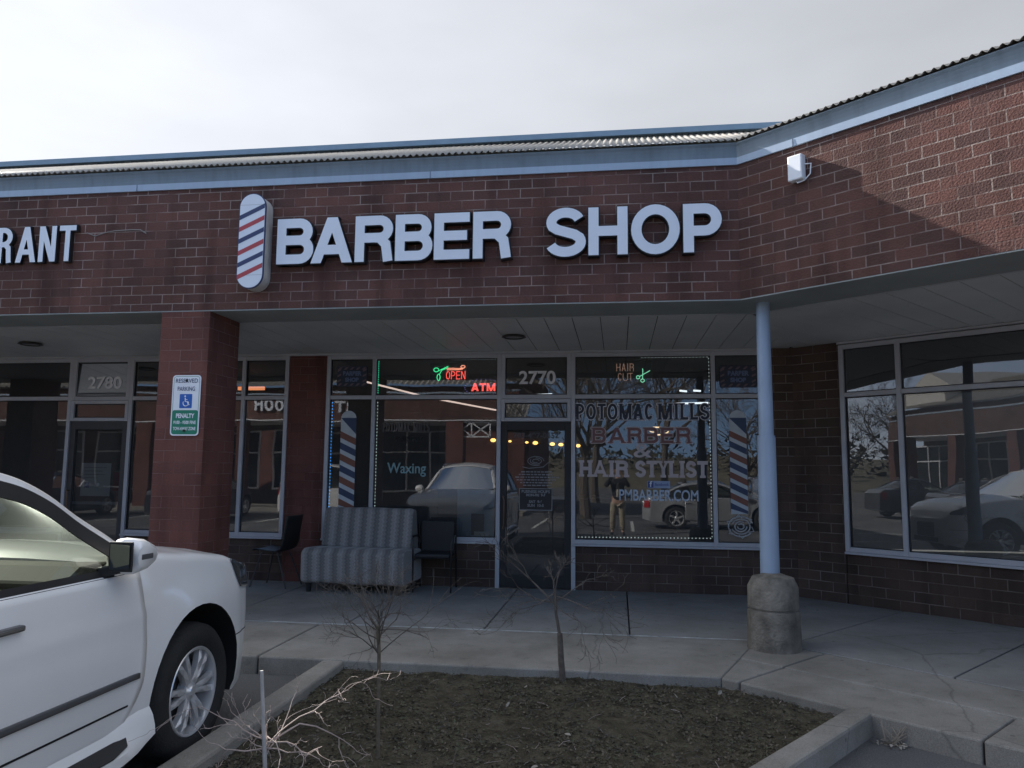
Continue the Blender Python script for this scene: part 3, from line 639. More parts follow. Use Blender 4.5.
# blue post on its concrete footing
mb = MB(); mb.lathe([(.0001, 3.165), (.062, 3.165), (.068, 1.9), (.078, 1.9), (.078, 1.885), (.082, 1.885), (.086, .55), (.0001, .55)], (1.37, 7.38, 0), 'Z', 28)
post = mb.build('support_post', M_post, bld, smooth=True)
mb = MB(); mb.lathe([(.0001, -.02), (.232, -.02), (.230, .15), (.225, .335), (.208, .342), (.208, .354), (.221, .360), (.221, .54), (.18, .625), (.12, .64), (.09, .652), (.0001, .652)], (1.372, 7.28, 0), 'Z', 40)
for i, v in enumerate(mb.v):
    k = .010 * noise.noise(v * 5) + .004 * noise.noise(v * 20); mb.v[i] = v + Vector(((v.x - 1.37), (v.y - 7.32), 0)) * k * 3
mb.build('concrete_footing', M_concf, post, smooth=True, sharp=50)

for fr, a, b_, e in ((FM, -30, 1.96, None), (FR, .62, 9, None)):
    mb = MB(); fmit(mb, fr, a, b_, -.07, .05, 3.141, 3.169, e); mb.build('header_trim', M_alu, bld)
# ceiling lights set in the soffit
for (x, y), lb in zip(((-1.24, 9.0), (-7.7, 9.0)), ('round dark recessed light above the barber shop door', 'round dark recessed light above the restaurant front')):
    t = thing('ceiling_light', lb, 'ceiling light', (x, y, 3.17)); mb = MB(); mb.lathe([(.001, 3.168), (.13, 3.168), (.15, 3.150), (.12, 3.140), (.11, 3.155), (.001, 3.156)], (x, y, 0), 'Z', 28)
    mb.build('housing', mat('lamp_bronze', (.05, .045, .04), .5), t, smooth=True); mb = MB(); mb.lathe([(.001, 3.153), (.105, 3.153)], (x, y, 0), 'Z', 24); mb.build('lens', mat('lens', (.3, .3, .3), .3), t)
# white alarm box on the wing wall
B = thing('alarm_box', 'small white alarm box with a cable loop high on the angled brick wall', 'alarm box', tuple(FR(1.72, WF, 4.15)))
mb = MB(); fbox(mb, FR, 1.655, 1.79, WF + .003, WF + .085, 4.13, 4.36); mb.build('housing', M_white, B, bevel=.012)
mb = MB(); mb.tube([FR(1.79, WF + .03, 4.27), FR(1.85, WF + .03, 4.26), FR(1.84, WF + .03, 4.17), FR(1.79, WF + .04, 4.12), FR(1.73, WF + .05, 4.11), FR(1.72, WF + .05, 4.135)], .006, 6); mb.build('cable', M_white, B, smooth=True)

# ================================================================ signs on the brick
BF = 3.12                                             # front plane of the letters, 10 cm off the bricks
def channel_sign(name, label, letters, base, t=0.097, d0=WF + .012, d1=BF, m_side=M_black):
    root = thing(name, label, 'sign', tuple(FM(base[0], WF, base[1])))
    for ch, a, b_, z0, z1 in letters:
        mb = MB(); put_glyph(mb, FM, ch, a, z0, b_ - a, z1 - z0, t, d0 + .03, d1, side=1)
        o = mb.build('letter', [M_face, m_side], root, fix=False)
        mb = MB(); put_glyph(mb, FM, ch, a, z0, b_ - a, z1 - z0, t, d0, d1 - .012, grow=.009); mb.build('trim_cap', M_black, o, fix=False)
    return root
Z0, Z1 = 3.605, 4.075
channel_sign('shop_sign', 'large white raised capitals reading BARBER SHOP on dark red brick', [
    ('B', -3.42, -3.03, Z0, Z1), ('A', -3.055, -2.62, Z0, Z1), ('R', -2.595, -2.205, Z0, Z1), ('B', -2.18, -1.80, Z0, Z1), ('E', -1.785, -1.43, Z0, Z1), ('R', -1.395, -1.02, Z0, Z1),
    ('S', -0.685, -0.295, Z0 - .008, Z1 + .008), ('H', -0.27, 0.102, Z0, Z1), ('O', 0.135, 0.588, Z0 - .008, Z1 + .008), ('P', 0.62, 0.975, Z0, Z1)], (-1.2, 3.6))
zz = 3.72
channel_sign('shop_sign', 'white condensed raised letters ending in RANT, cut by the picture edge', [
    ('R', -6.625, -6.45, zz, 4.11), ('A', -6.40, -6.16, zz, 4.11), ('N', -6.13, -5.93, zz, 4.11), ('T', -5.895, -5.70, zz, 4.11)], (-6.1, 3.72), t=0.056, d1=WF + .06)
# wall scars right of the RANT letters
mb = MB()
for pts in ([(-5.62, 4.04), (-5.52, 4.00), (-5.42, 4.03), (-5.3, 4.05), (-5.1, 4.055), (-5.0, 4.05), (-4.93, 4.01)],): mb.tube([FM(u, WF + .004, z) for u, z in pts], .006, 6)
o = mb.build('loose_cable', mat('old_cable', (.24, .22, .21), .8), None); tag(o, 'short loose grey cable stapled to the bricks beside the RANT letters', 'cable')
# barber pole light box
P = thing('barber_pole_sign', 'big capsule shaped light box with red and blue diagonal stripes beside BARBER', 'sign', (-3.66, 7.2, 3.35))
def capsule(u, z0, z1, hw, n=14): return [(u + hw * math.cos(R(a)), z1 - hw + hw * math.sin(R(a))) for a in [180 * i / n for i in range(n + 1)]] + [(u + hw * math.cos(R(a)), z0 + hw + hw * math.sin(R(a))) for a in [180 + 180 * i / n for i in range(n + 1)]]
mb = MB(); mb.cm = 0; mb.prism(capsule(-3.655, 3.345, 4.325, 0.138), FM, WF + .01, WF + .165); mb.build('housing', mat('box_side', (.52, .50, .48), .6, var=.15, streak=.2), P)
mb = MB(); mb.prism(capsule(-3.655, 3.341, 4.329, 0.142), FM, WF + .166, WF + .182); mb.build('rim', M_navy, P)
mb = MB(); mb.prism(capsule(-3.655, 3.350, 4.320, 0.133), FM, WF + .183, WF + .187); mb.build('face', M_face, P)
def clip_poly(poly, x0, x1):
    for s_, lim in ((1, x0), (-1, x1)):
        out = []
        for i in range(len(poly)):
            a, b_ = poly[i - 1], poly[i]; ia, ib = s_ * (a[0] - lim) >= 0, s_ * (b_[0] - lim) >= 0
            if ia != ib: t = (lim - a[0]) / (b_[0] - a[0]); out.append((lim, a[1] + t * (b_[1] - a[1])))
            if ib: out.append(b_)
        poly = out
    return poly
for k in range(6):
    za = 4.14 - k * 0.123
    mb = MB(); mb.prism([(-3.787, za - .09 + .0), (-3.523, za + .03), (-3.523, za + .078), (-3.787, za - .042)], FM, WF + .1875, WF + .1885)
    mb.build('stripe', M_navy if k % 2 == 0 else M_red, P)
mb = MB()
for z in (4.205, 3.478): fbox(mb, FM, -3.787, -3.523, WF + .1875, WF + .1882, z, z + .004)
mb.build('seam', M_alu, P)
# parking sign on the pillar
P = thing('parking_sign', 'white and green reserved parking sign screwed to the left brick pillar', 'sign', (-4.37, 7.23, 1.88))
def rrect(u0, u1, z0, z1, r, n=5):
    out = []
    for cx, cz, a0 in ((u1 - r, z1 - r, 0), (u0 + r, z1 - r, 90), (u0 + r, z0 + r, 180), (u1 - r, z0 + r, 270)):
        out += [(cx + r * math.cos(R(a0 + 90 * i / n)), cz + r * math.sin(R(a0 + 90 * i / n))) for i in range(n + 1)]
    return out
W0 = WF - .005 + .01
mb = MB(); mb.prism(rrect(-4.525, -4.215, 1.875, 2.495, .035), FM, W0, W0 + .004); mb.build('plate', M_white, P)
M_green = mat('sign_green', (.01, .20, .12), .4, var=.03); M_blue = mat('sign_blue', (.02, .12, .45), .4, var=.03)
mb = MB()
for a, b_ in ((rrect(-4.512, -4.228, 1.888, 2.482, .028), 1),):
    n = len(a); inn = rrect(-4.508, -4.232, 1.892, 2.478, .024); V = [FM(u, W0 + .0046, z) for u, z in a + inn]; mb.add(V, [(i, (i + 1) % n, n + (i + 1) % n, n + i) for i in range(n)])
mb.build('border', M_green, P, fix=False)
mb = MB(); mb.prism(rrect(-4.508, -4.232, 1.892, 2.135, .02), FM, W0 + .004, W0 + .0052); mb.build('green_field', M_green, P)
mb = MB(); mb.prism(rrect(-4.438, -4.302, 2.155, 2.30, .006), FM, W0 + .004, W0 + .0055); mb.build('blue_field', M_blue, P)
mb = MB(); e = W0 + .0062
mb.tube([FM(-4.368 + .030 * math.cos(R(a)), e, 2.207 + .030 * math.sin(R(a))) for a in range(150, 400, 20)], .0045, 6); mb.tube([FM(-4.376, e, 2.262), FM(-4.374, e, 2.222), FM(-4.350, e, 2.220), FM(-4.338, e, 2.188), FM(-4.326, e, 2.192)], .0055, 6); mb.tube([FM(-4.376, e, 2.243), FM(-4.352, e, 2.241)], .004, 6)
mb.sphere(tuple(FM(-4.378, e, 2.277)), .009, 10, 6, (1, .3, 1)); mb.build('wheelchair_symbol', M_white, P)
yq = 7.23 - .0105
for body, z, w, m, off, sz in (('RESERVED', 2.435, .24, M_navy, .0, .062), ('PARKING', 2.352, .19, M_navy, .0, .062), ('PENALTY', 2.075, .20, M_white, .002, .062), ('$100 - $500 FINE', 2.008, .245, M_white, .001, .046), ('TOW-AWAY ZONE', 1.945, .245, M_white, .001, .046)):
    text_obj('lettering', body, sz, (-4.37, 10.25 - (W0 + .0062), z), ROT_M, m, P, off, width=w)
mb = MB()
for z in (2.438, 1.925): mb.lathe([(.0001, -.012), (.012, -.010), (.014, 0)], (-4.37, 10.25 - W0 - .006, z), 'Y', 10)
mb.build('bolt', M_black, P)

# ================================================================ lettering and stickers on the panes (inside face side, a few mm proud)
G = 0.002
def decal_root(name, label, cat, u, z, group=None): return thing(name, label, cat, tuple(FM(u, G, z)), group=group)
for body, u, w, lb in (('2770', -1.085, .50, 'white house number 2770 on the glass over the barber shop door'), ('2780', -7.505, .545, 'white house number 2780 on the glass over the restaurant door')):
    o = text_obj('house_number', body, .245, (u, 10.25 - G, 2.80 if u > -3 else 2.77), ROT_M, mat('number_white', (.80, .80, .80), .5), None, .006, width=w); tag(o, lb, 'house number')
def letters_on_glass(name, label, lines):
    t = decal_root(name, label, 'window lettering', lines[0][1], lines[-1][3])
    for txt, u0, u1, z0, H, st, fill, outl in lines:
        if outl is not None:
            mb = MB(); word(mb, FM, txt, u0, u1, z0, H, st, G, G + .002, serif=True, grow=.0095); mb.build('outline', outl, t, fix=False)
        mb = MB(); word(mb, FM, txt, u0, u1, z0, H, st, G + .002, G + .004 + .002, serif=True); mb.build('lettering', fill, t, fix=False)
    return t
M_lnavy = mat('letter_navy', (.02, .026, .045), .5); M_lred = mat('letter_red', (.20, .10, .095), .6); M_lwhite = mat('letter_white', (.72, .72, .76), .6); M_lgrey = mat('letter_grey', (.52, .46, .46), .6); M_lgrey2 = mat('letter_faint', (.10, .09, .085), .6, var=.5, scale=8); M_lblue = mat('letter_blue', (.45, .54, .66), .5)
letters_on_glass('window_lettering', 'navy slab serif words POTOMAC MILLS across the top of the big pane', [('POTOMAC', -.555, .46, 2.235, .215, .034, M_lnavy, M_lwhite), ('MILLS', .53, 1.19, 2.235, .215, .034, M_lnavy, M_lwhite)])
tb = letters_on_glass('window_lettering', 'red and grey serif words BARBER & HAIR STYLIST on the big pane', [
    ('BARBER', -.34, .94, 1.925, .205, .036, M_lred, M_lgrey), ('HAIR', -.50, .12, 1.485, .20, .028, M_lgrey, M_lgrey), ('STYLIST', .23, 1.15, 1.485, .20, .028, M_lgrey, M_lgrey)])
o = text_obj('window_lettering', 'PMBARBER.COM', .20, (.52, 10.25 - G - .001, 1.235), ROT_M, M_lblue, None, .003, width=1.02); tag(o, 'pale blue web address PMBARBER.COM low on the big pane', 'window lettering')
o = text_obj('window_lettering', 'Waxing', .20, (-2.885, 10.25 - G - .001, 1.56), ROT_M, mat('waxing_blue', (.22, .36, .38), .6), None, .003, width=.55); tag(o, 'pale turquoise word Waxing on the glass above the sofa', 'window lettering')
tf = letters_on_glass('window_lettering', 'faint dark words POTOMAC MILLS above the turquoise Waxing', [('POTOMAC MILLS', -3.24, -2.57, 2.07, .12, .016, M_lgrey2, None)])
text_obj('lettering', 'HAIR STYLIST', .10, (-2.86, 10.25 - G - .001, 1.965), ROT_M, M_dark, tf, .002, width=.42)
t = decal_root('window_sticker', 'small pale blue social media sticker above PMBARBER.COM', 'sticker', .52, 1.34)
mb = MB(); mb.prism(rrect(.375, .67, 1.335, 1.43, .004), FM, G, G + .001); mb.build('card', mat('sticker_pale', (.30, .38, .55), .5), t)
mb = MB(); mb.prism(rrect(.385, .455, 1.343, 1.422, .004), FM, G + .001, G + .002); mb.build('blue_square', mat('sticker_blue', (.03, .07, .25), .5), t)
text_obj('lettering', 'f', .10, (.42, 10.25 - G - .003, 1.385), ROT_M, M_white, t, .003); text_obj('lettering', 'facebook', .055, (.565, 10.25 - G - .0015, 1.383), ROT_M, mat('sticker_text', (.06, .1, .3), .5), t, .001, width=.18)
text_obj('lettering', '&', .25, (.315, 10.25 - G - .001, 1.815), ROT_M, M_lgrey, tb, .004, width=.24)
# barber pole decals
def pole_decal(u, z0, z1, hw, lb, top, n, first):
    t = decal_root('barber_pole_decal', lb, 'window decal', u, z0)
    M_pale = mat('decal_pale', (.50, .55, .58), .6)
    mb = MB(); mb.prism([(u - hw, z0), (u + hw, z0)] + [(u + hw * math.cos(R(a)), z1 - hw + hw * math.sin(R(a))) for a in range(0, 181, 15)], FM, G, G + .001); mb.build('shaft', M_pale, t)
    step = (z1 - .14 - z0) / n
    for k in range(n):
        za = z1 - .13 - step * k; zb = za - step * .60; dz = -.105
        poly = [(u - hw, za), (u + hw, za + dz), (u + hw, zb + dz), (u - hw, zb)]
        poly = [(x, min(max(z, z0), z1)) for x, z in poly]
        if k == 0 and first: poly = [(u - hw, za + .03), (u + hw, za + .03), (u + hw, zb + dz)]
        mb = MB(); mb.prism(poly, FM, G + .0015, G + .002); mb.build('stripe', mat('decal_blue', (.03, .055, .12), .5) if k % 2 == 0 else mat('decal_red', (.20, .075, .05), .5), t)
pole_decal(-3.735, .98, 2.36, .112, 'red and blue barber pole decal behind the sofa', 0, 8, True)
pole_decal(1.545, 1.02, 2.36, .108, 'red and blue barber pole decal beside the blue post', 0, 9, True)
def poster(u0, u1, z0, z1, lb):
    t = decal_root('shop_poster', lb, 'poster', (u0 + u1) / 2, z0); cu = (u0 + u1) / 2
    mb = MB(); mb.prism(rrect(u0, u1, z0, z1, .01), FM, G, G + .001); mb.build('card', mat('poster_dark', (.035, .045, .075), .6), t)
    mb = MB()
    for k in range(5):
        x = u0 + .01 + (u1 - u0 - .09) * k / 4
        for z in (z0 + .012, z1 - .05): mb.prism([(x, z), (x + .035, z), (x + .07, z + .035), (x + .035, z + .035)], FM, G + .001, G + .0016)
    for k in range(3):
        z = z0 + .06 + (z1 - z0 - .14) * k / 2
        for x in (u0 + .01, u1 - .06): mb.prism([(x, z), (x + .05, z + .025), (x + .05, z + .05), (x, z + .025)], FM, G + .001, G + .0016)
    mb.build('striped_border', mat('poster_red', (.17, .12, .13), .6), t)
    text_obj('lettering', 'BARBER', .085, (cu, 10.25 - G - .0018, (z0 + z1) / 2 + .038), ROT_M, mat('poster_text', (.12, .17, .30), .6), t, .004, width=.27); text_obj('lettering', 'SHOP', .075, (cu, 10.25 - G - .0018, (z0 + z1) / 2 - .05), ROT_M, MATS['poster_text'], t, .004, width=.2)
poster(-3.93, -3.49, 2.70, 2.99, 'striped BARBER SHOP poster in the top pane over the sofa'); poster(1.33, 1.80, 2.66, 2.95, 'striped BARBER SHOP poster in the top pane beside the blue post')
# rose ornament
t = decal_root('rose_decal', 'white swirling rose emblem low on the glass beside the post', 'window decal', 1.55, .7)
mb = MB(); e = G + .003
for r, a0, a1 in ((.135, 20, 330), (.10, 200, 520), (.065, 60, 360), (.035, 180, 500)): mb.tube([FM(1.545 + r * 1.15 * math.cos(R(a)) + .01, e, .86 + r * .95 * math.sin(R(a))) for a in range(a0, a1 + 1, 15)], .0085, 6)
for k in range(6): a = R(60 * k + 20); mb.tube([FM(1.55 + .13 * math.cos(a), e, .86 + .11 * math.sin(a)), FM(1.55 + .18 * math.cos(a + .3), e, .86 + .15 * math.sin(a + .3)), FM(1.55 + .14 * math.cos(a + .7), e, .86 + .12 * math.sin(a + .7))], .007, 6)
mb.build('emblem', mat('emblem_white', (.42, .44, .46), .6), t, smooth=True)
# door notice
t = decal_root('door_notice', 'white printed emblem and opening hours on the barber shop door glass', 'door notice', -1.1, 1.05)
mW = mat('notice_white', (.25, .26, .27), .6)
def dt(name, body, size, u, z, w, m=mW, off=.002, wy=.016): text_obj(name, body, size, (u, 10.25 + wy, z), ROT_M, m, t, off, width=w)
dt('lettering', '703-497-0552', .10, -1.10, 2.02, .62, mat('notice_dark', (.10, .10, .10), .6), .003)
mb = MB(); e = -.016
for r, a0, a1 in ((.10, 0, 300), (.07, 150, 450), (.04, 0, 300)): mb.tube([FM(-1.1 + r * 1.1 * math.cos(R(a)), e, 1.68 + r * .6 * math.sin(R(a))) for a in range(a0, a1 + 1, 20)], .006, 5)
mb.tube([FM(-1.28, e, 1.60), FM(-1.2, e, 1.58), FM(-1.0, e, 1.60), FM(-.93, e, 1.66)], .006, 5); mb.build('emblem', mW, t)
mb = MB()
for i, w in enumerate((.40, .46, .56, .52, .42, .34)):
    u = -1.1 - w / 2; rnd = random.Random(i)
    while u < -1.1 + w / 2:
        l_ = rnd.uniform(.02, .06); fbox(mb, FM, u, u + l_, -.018, -.0168, 1.525 - .036 * i, 1.541 - .036 * i); u += l_ + .012
mb.build('small_print', mW, t)
mb = MB(); fbox(mb, FM, -1.325, -.875, -.018, -.0165, 1.02, 1.315); mb.build('card', mat('notice_card', (.015, .015, .017), .5), t)
mb = MB()
for a in ((-1.325, -.875, 1.305, 1.315), (-1.325, -.875, 1.02, 1.03), (-1.325, -1.315, 1.03, 1.305), (-.885, -.875, 1.03, 1.305)): fbox(mb, FM, a[0], a[1], -.0164, -.0155, a[2], a[3])
mb.build('border', mW, t)
for s_, z, w, sz in (('BUSINESS HOURS', 1.268, .38, .055), ('MON-FRI  9-7', 1.222, .26, .045), ('SAT  9-6', 1.135, .18, .045), ('SUN  10-5', 1.085, .22, .05)): dt('lettering', s_, sz, -1.1, z, w, wy=.0148)
# restaurant door notices
t = decal_root('paper_notice', 'large white paper notice taped inside the restaurant door', 'notice', -7.52, 1.25)
mb = MB(); fbox(mb, FM, -7.80, -7.33, -.03, -.0285, 1.12, 1.60); mb.build('sheet', M_paper, t)
mb = MB(); fbox(mb, FM, -7.74, -7.66, -.0284, -.027, 1.24, 1.32); mb.build('logo', mat('notice_blue', (.10, .12, .32), .6), t)
for k, w in enumerate((.36, .30, .34, .22)):
    mb = MB(); fbox(mb, FM, -7.76, -7.76 + w, -.0284, -.0275, 1.53 - k * .05, 1.537 - k * .05); mb.build('text_line', mat('print_grey', (.3, .3, .3), .7), t)
o = MB(); fbox(o, FM, -7.29, -7.16, -.03, -.0285, 1.20, 1.47); q = o.build('door_sticker', mat('sticker_red', (.28, .05, .06), .6), None); tag(q, 'small dark red sticker on the restaurant door glass', 'sticker')

# ================================================================ neon and LED lights behind the glass
E_red = emit('neon_red', (1.0, .10, .08), 1.3); E_green = emit('neon_green', (.05, .9, .35), 1.0); E_pink = emit('neon_pink', (1.0, .35, .22), 1.1); E_warm = emit('bulb_warm', (1.0, .55, .15), 2.2); E_cool = emit('tube_cool', (.85, .92, 1.0), 1.2); E_rose = emit('tube_rose', (1.0, .74, .66), .75); E_orange = emit('tube_orange', (1.0, .33, .14), .8)
E_led = emit('led_white', (.70, .88, .85), .6); E_ledb = emit('led_blue', (.05, .35, 1.0), 1.2); E_ledg = emit('led_green', (.03, .75, .40), .8)
def neon(mb, fr, w, paths, r=.006):
    for p in paths: mb.tube([fr(u, w, z) for u, z in p], r, 6)
def lett(ch, u, z, W, H):
    return [[(u + x, z + y) for x, y in s[1]] + ([(u + s[1][0][0], z + s[1][0][1])] if s[0] == 'c' else []) if s[0] != 'q' else [(u + (s[1][0][0] + s[1][1][0]) / 2, z + s[1][0][1]), (u + (s[1][2][0] + s[1][3][0]) / 2, z + s[1][2][1])] for s in glyph(ch, W, H, .012)]
t = decal_root('open_sign', 'red and green neon OPEN sign with a pair of scissors', 'neon sign', -2.32, 2.78)
mb = MB(); u = -2.37
for c in 'OPEN': neon(mb, FM, -.06, lett(c, u, 2.80, .06, .115), .0055); u += .072
mb.build('word_tubes', E_red, t, smooth=True)
mb = MB(); neon(mb, FM, -.06, [[(-2.36, 2.955), (-2.28, 2.955), (-2.18, 2.95), (-2.12, 2.955)], arc(-2.13, 2.975, .03, .018, 0, 360), [(-2.36, 2.935), (-2.20, 2.935), (-2.13, 2.945)]]); mb.build('comb_tubes', E_pink, t, smooth=True)
mb = MB(); neon(mb, FM, -.06, [arc(-2.51, 2.935, .035, .028, 0, 360), arc(-2.475, 2.83, .022, .045, 0, 360), [(-2.48, 2.92), (-2.40, 2.955), (-2.34, 2.985)], [(-2.465, 2.87), (-2.43, 2.93), (-2.34, 2.965)]]); mb.build('scissor_tubes', E_green, t, smooth=True)
mb = MB(); fbox(mb, FM, -2.60, -2.06, -.10, -.08, 2.74, 3.03); mb.build('backing', M_dark, t)
t = decal_root('atm_sign', 'glowing red letters ATM in the barber shop window', 'neon sign', -1.84, 2.6)
mb = MB(); u = -2.01
for c, w in zip('ATM', (.105, .092, .12)): put_glyph(mb, FM, c, u, 2.635, w, .108, .024, -.07, -.06); u += w + .010
mb.build('lettering', E_red, t, fix=False)
mb = MB()
for k in range(26):
    a = 2 * math.pi * k / 26; mb.sphere(tuple(FM(-1.84 + .26 * math.cos(a), -.06, 2.685 + .115 * math.sin(a))), .006, 6, 4)
mb.build('border_dots', emit('dot_blue', (.25, .2, .7), .5), t); mb = MB(); fbox(mb, FM, -2.12, -1.64, -.09, -.075, 2.56, 2.81); mb.build('backing', M_dark, t)
t = decal_root('haircut_sign', 'unlit pinkish neon words HAIR CUT with green scissors', 'neon sign', .15, 2.75)
mb = MB(); E_dim = emit('neon_dim', (.55, .32, .24), .3)
for wd_, z in (('HAIR', 2.895), ('CUT', 2.765)):
    u = -.02 + (.02 if wd_ == 'CUT' else 0)
    for c in wd_:
        if c == 'U': neon(mb, FM, -.06, [[(u, z + .1), (u, z + .03)] + arc(u + .03, z + .03, .03, .03, 180, 360, 6) + [(u + .06, z + .1)]], .005)
        else: neon(mb, FM, -.06, lett(c, u, z, .058 if c != 'I' else .02, .105), .005)
        u += .072 if c != 'I' else .035
mb.build('word_tubes', E_dim, t, smooth=True)
mb = MB(); neon(mb, FM, -.06, [arc(.33, 2.765, .025, .022, 0, 360, 10), arc(.27, 2.81, .022, .022, 0, 360, 10), [(.33, 2.79), (.335, 2.90), (.33, 2.93)], [(.29, 2.82), (.36, 2.86), (.43, 2.90)]], .0055); mb.build('scissor_tubes', emit('neon_green_dim', (.25, .8, .5), .8), t, smooth=True)
mb = MB(); fbox(mb, FM, -.06, .46, -.10, -.08, 2.73, 3.03); mb.build('backing', M_dark, t)
def rope(label, pts, m, step=.045, grp='LED dot strips along the barber shop window frames'):
    mb = MB()
    for (a, b_) in zip(pts, pts[1:]):
        n = int((Vector(b_) - Vector(a)).length / step)
        for k in range(n):
            p = Vector(a).lerp(Vector(b_), (k + .5) / n); mb.sphere(tuple(FM(p.x, -.035, p.y)), .0085, 6, 4)
    o = mb.build('led_strip', m, None); tag(o, label, 'light strip', grp)
rope('blue LED dots up the left edge of the sofa side pane', [(-3.995, 1.0), (-3.995, 2.50)], E_ledb)
rope('white LED dots up the mullion left of the word Waxing', [(-3.335, .70), (-3.335, 2.50)], E_led)
rope('green and blue LED dots beside the OPEN sign pane edge', [(-3.335, 2.60), (-3.335, 3.07)], E_ledg, .03)
rope('dim LED dots along the top of the OPEN sign pane', [(-2.3, 3.075), (-1.65, 3.075)], emit('led_dim', (.4, .5, .5), .35))
rope('white LED dots across the top and down the side of the HAIR CUT pane', [(.3, 3.075), (1.20, 3.075), (1.20, 2.60)], emit('led_soft', (.6, .7, .7), .6))
rope('white LED dots down the side and along the foot of the big lettered pane', [(1.20, 2.48), (1.20, .70), (-.55, .68)], MATS.setdefault('led_soft2', emit('led_soft2', (.6, .7, .7), .55)))
o = MB(); o.tube([(-4.0, 11.5, 2.93), (-3.32, 13, 2.81)], .016, 6); o.tube([(-3.32, 13, 2.81), (-2.33, 15, 2.72)], .016, 6); q = o.build('ceiling_tube', E_rose, None); tag(q, 'long thin pinkish light tube slanting through the barber shop interior', 'light tube')
o = MB(); o.box((-6.6, 12.5, 2.90), (-6.12, 12.55, 2.96)); q = o.build('orange_light', E_orange, None); tag(q, 'short orange light bar behind the pane left of the brick pier', 'light bar')
t0 = thing('vanity_light', 'row of warm bulbs glowing on the barber shop back mirror', 'light', (-1.6, 13.2, 2.0))
mb = MB(); mb.box((-2.3, 13.21, 2.0), (-.6, 13.25, 2.1)); mb.build('rail', M_dark, t0)
rnd = random.Random(2)
for k in range(17):
    x = -3.05 + k * .148
    if k < 6 or k in (9, 12): continue
    mb = MB(); mb.sphere((x, 13.17, 2.12 - .009 * k), rnd.uniform(.018, .034), 10, 6, (1.5, 1, 1)); mb.build('bulb', E_warm, t0)
mb = MB(); mb.tube([tuple(FM(.545 + .17 * math.cos(R(a)), -.9, 2.13 + .055 * math.sin(R(a)))) for a in range(0, 361, 15)], .009, 6); mb.tube([tuple(FM(.50 + .05 * math.cos(R(a)), -.9, 2.14 + .025 * math.sin(R(a)))) for a in range(0, 361, 30)], .006, 6)
q = mb.build('ring_lamp', emit('ring_warm', (1, .70, .40), 1.2), None, smooth=True); tag(q, 'thin glowing ring lamp seen between POTOMAC MILLS and BARBER', 'ring lamp')
for (a, b_, lb) in (((.95, 12, 2.80), (1.06, 12.02, 2.79), 'small white ceiling lamp glow below the HAIR CUT sign'), ((1.16, 12, 2.80), (1.27, 12.02, 2.795), 'small white ceiling lamp glow nearest the striped poster'), ((.9, 12, 2.60), (1.38, 12.02, 2.61), 'thin white fluorescent tube glowing above the word MILLS'), ((-1.38, 11.6, 2.70), (-1.0, 11.62, 2.715), 'white fluorescent tube below the number 2770')):
    mb = MB(); mb.tube([a, b_], .014, 8); q = mb.build('fluorescent_tube', E_cool, None, smooth=True); tag(q, lb, 'light tube')
# things just inside the panes
t = thing('display_board', 'pale blue poster board standing inside the pane beside the door', 'poster board', (-1.95, 10.55, .65))
mb = MB(); mb.box((-2.22, 10.50, .64), (-1.70, 10.53, 1.28)); mb.build('board', mat('board_pale', (.40, .50, .60), .6, var=.15), t)
mb = MB(); mb.box((-2.02, 10.496, .66), (-1.84, 10.499, .95)); mb.build('picture', mat('board_dark', (.05, .05, .06), .6), t)
t = thing('paper_stack', 'folded white paper leaning low in the pane beside the door', 'paper', (-1.9, 10.4, .65))
mb = MB(); mb.box((-1.95, 10.36, .655), (-1.74, 10.38, .72)); mb.build('sheet', M_paper, t)
t = thing('counter', 'dark reception counter deep inside the barber shop', 'counter', (-1, 14, 0)); mb = MB(); mb.box((-2, 13.8, .006), (1, 14.4, 1.05)); mb.build('body', mat('counter_dark', (.06, .04, .03), .5), t, bevel=.01); mb = MB(); mb.box((-2.05, 13.75, 1.052), (1.05, 14.45, 1.09)); mb.build('top', mat('counter_top', (.15, .14, .13), .3), t)

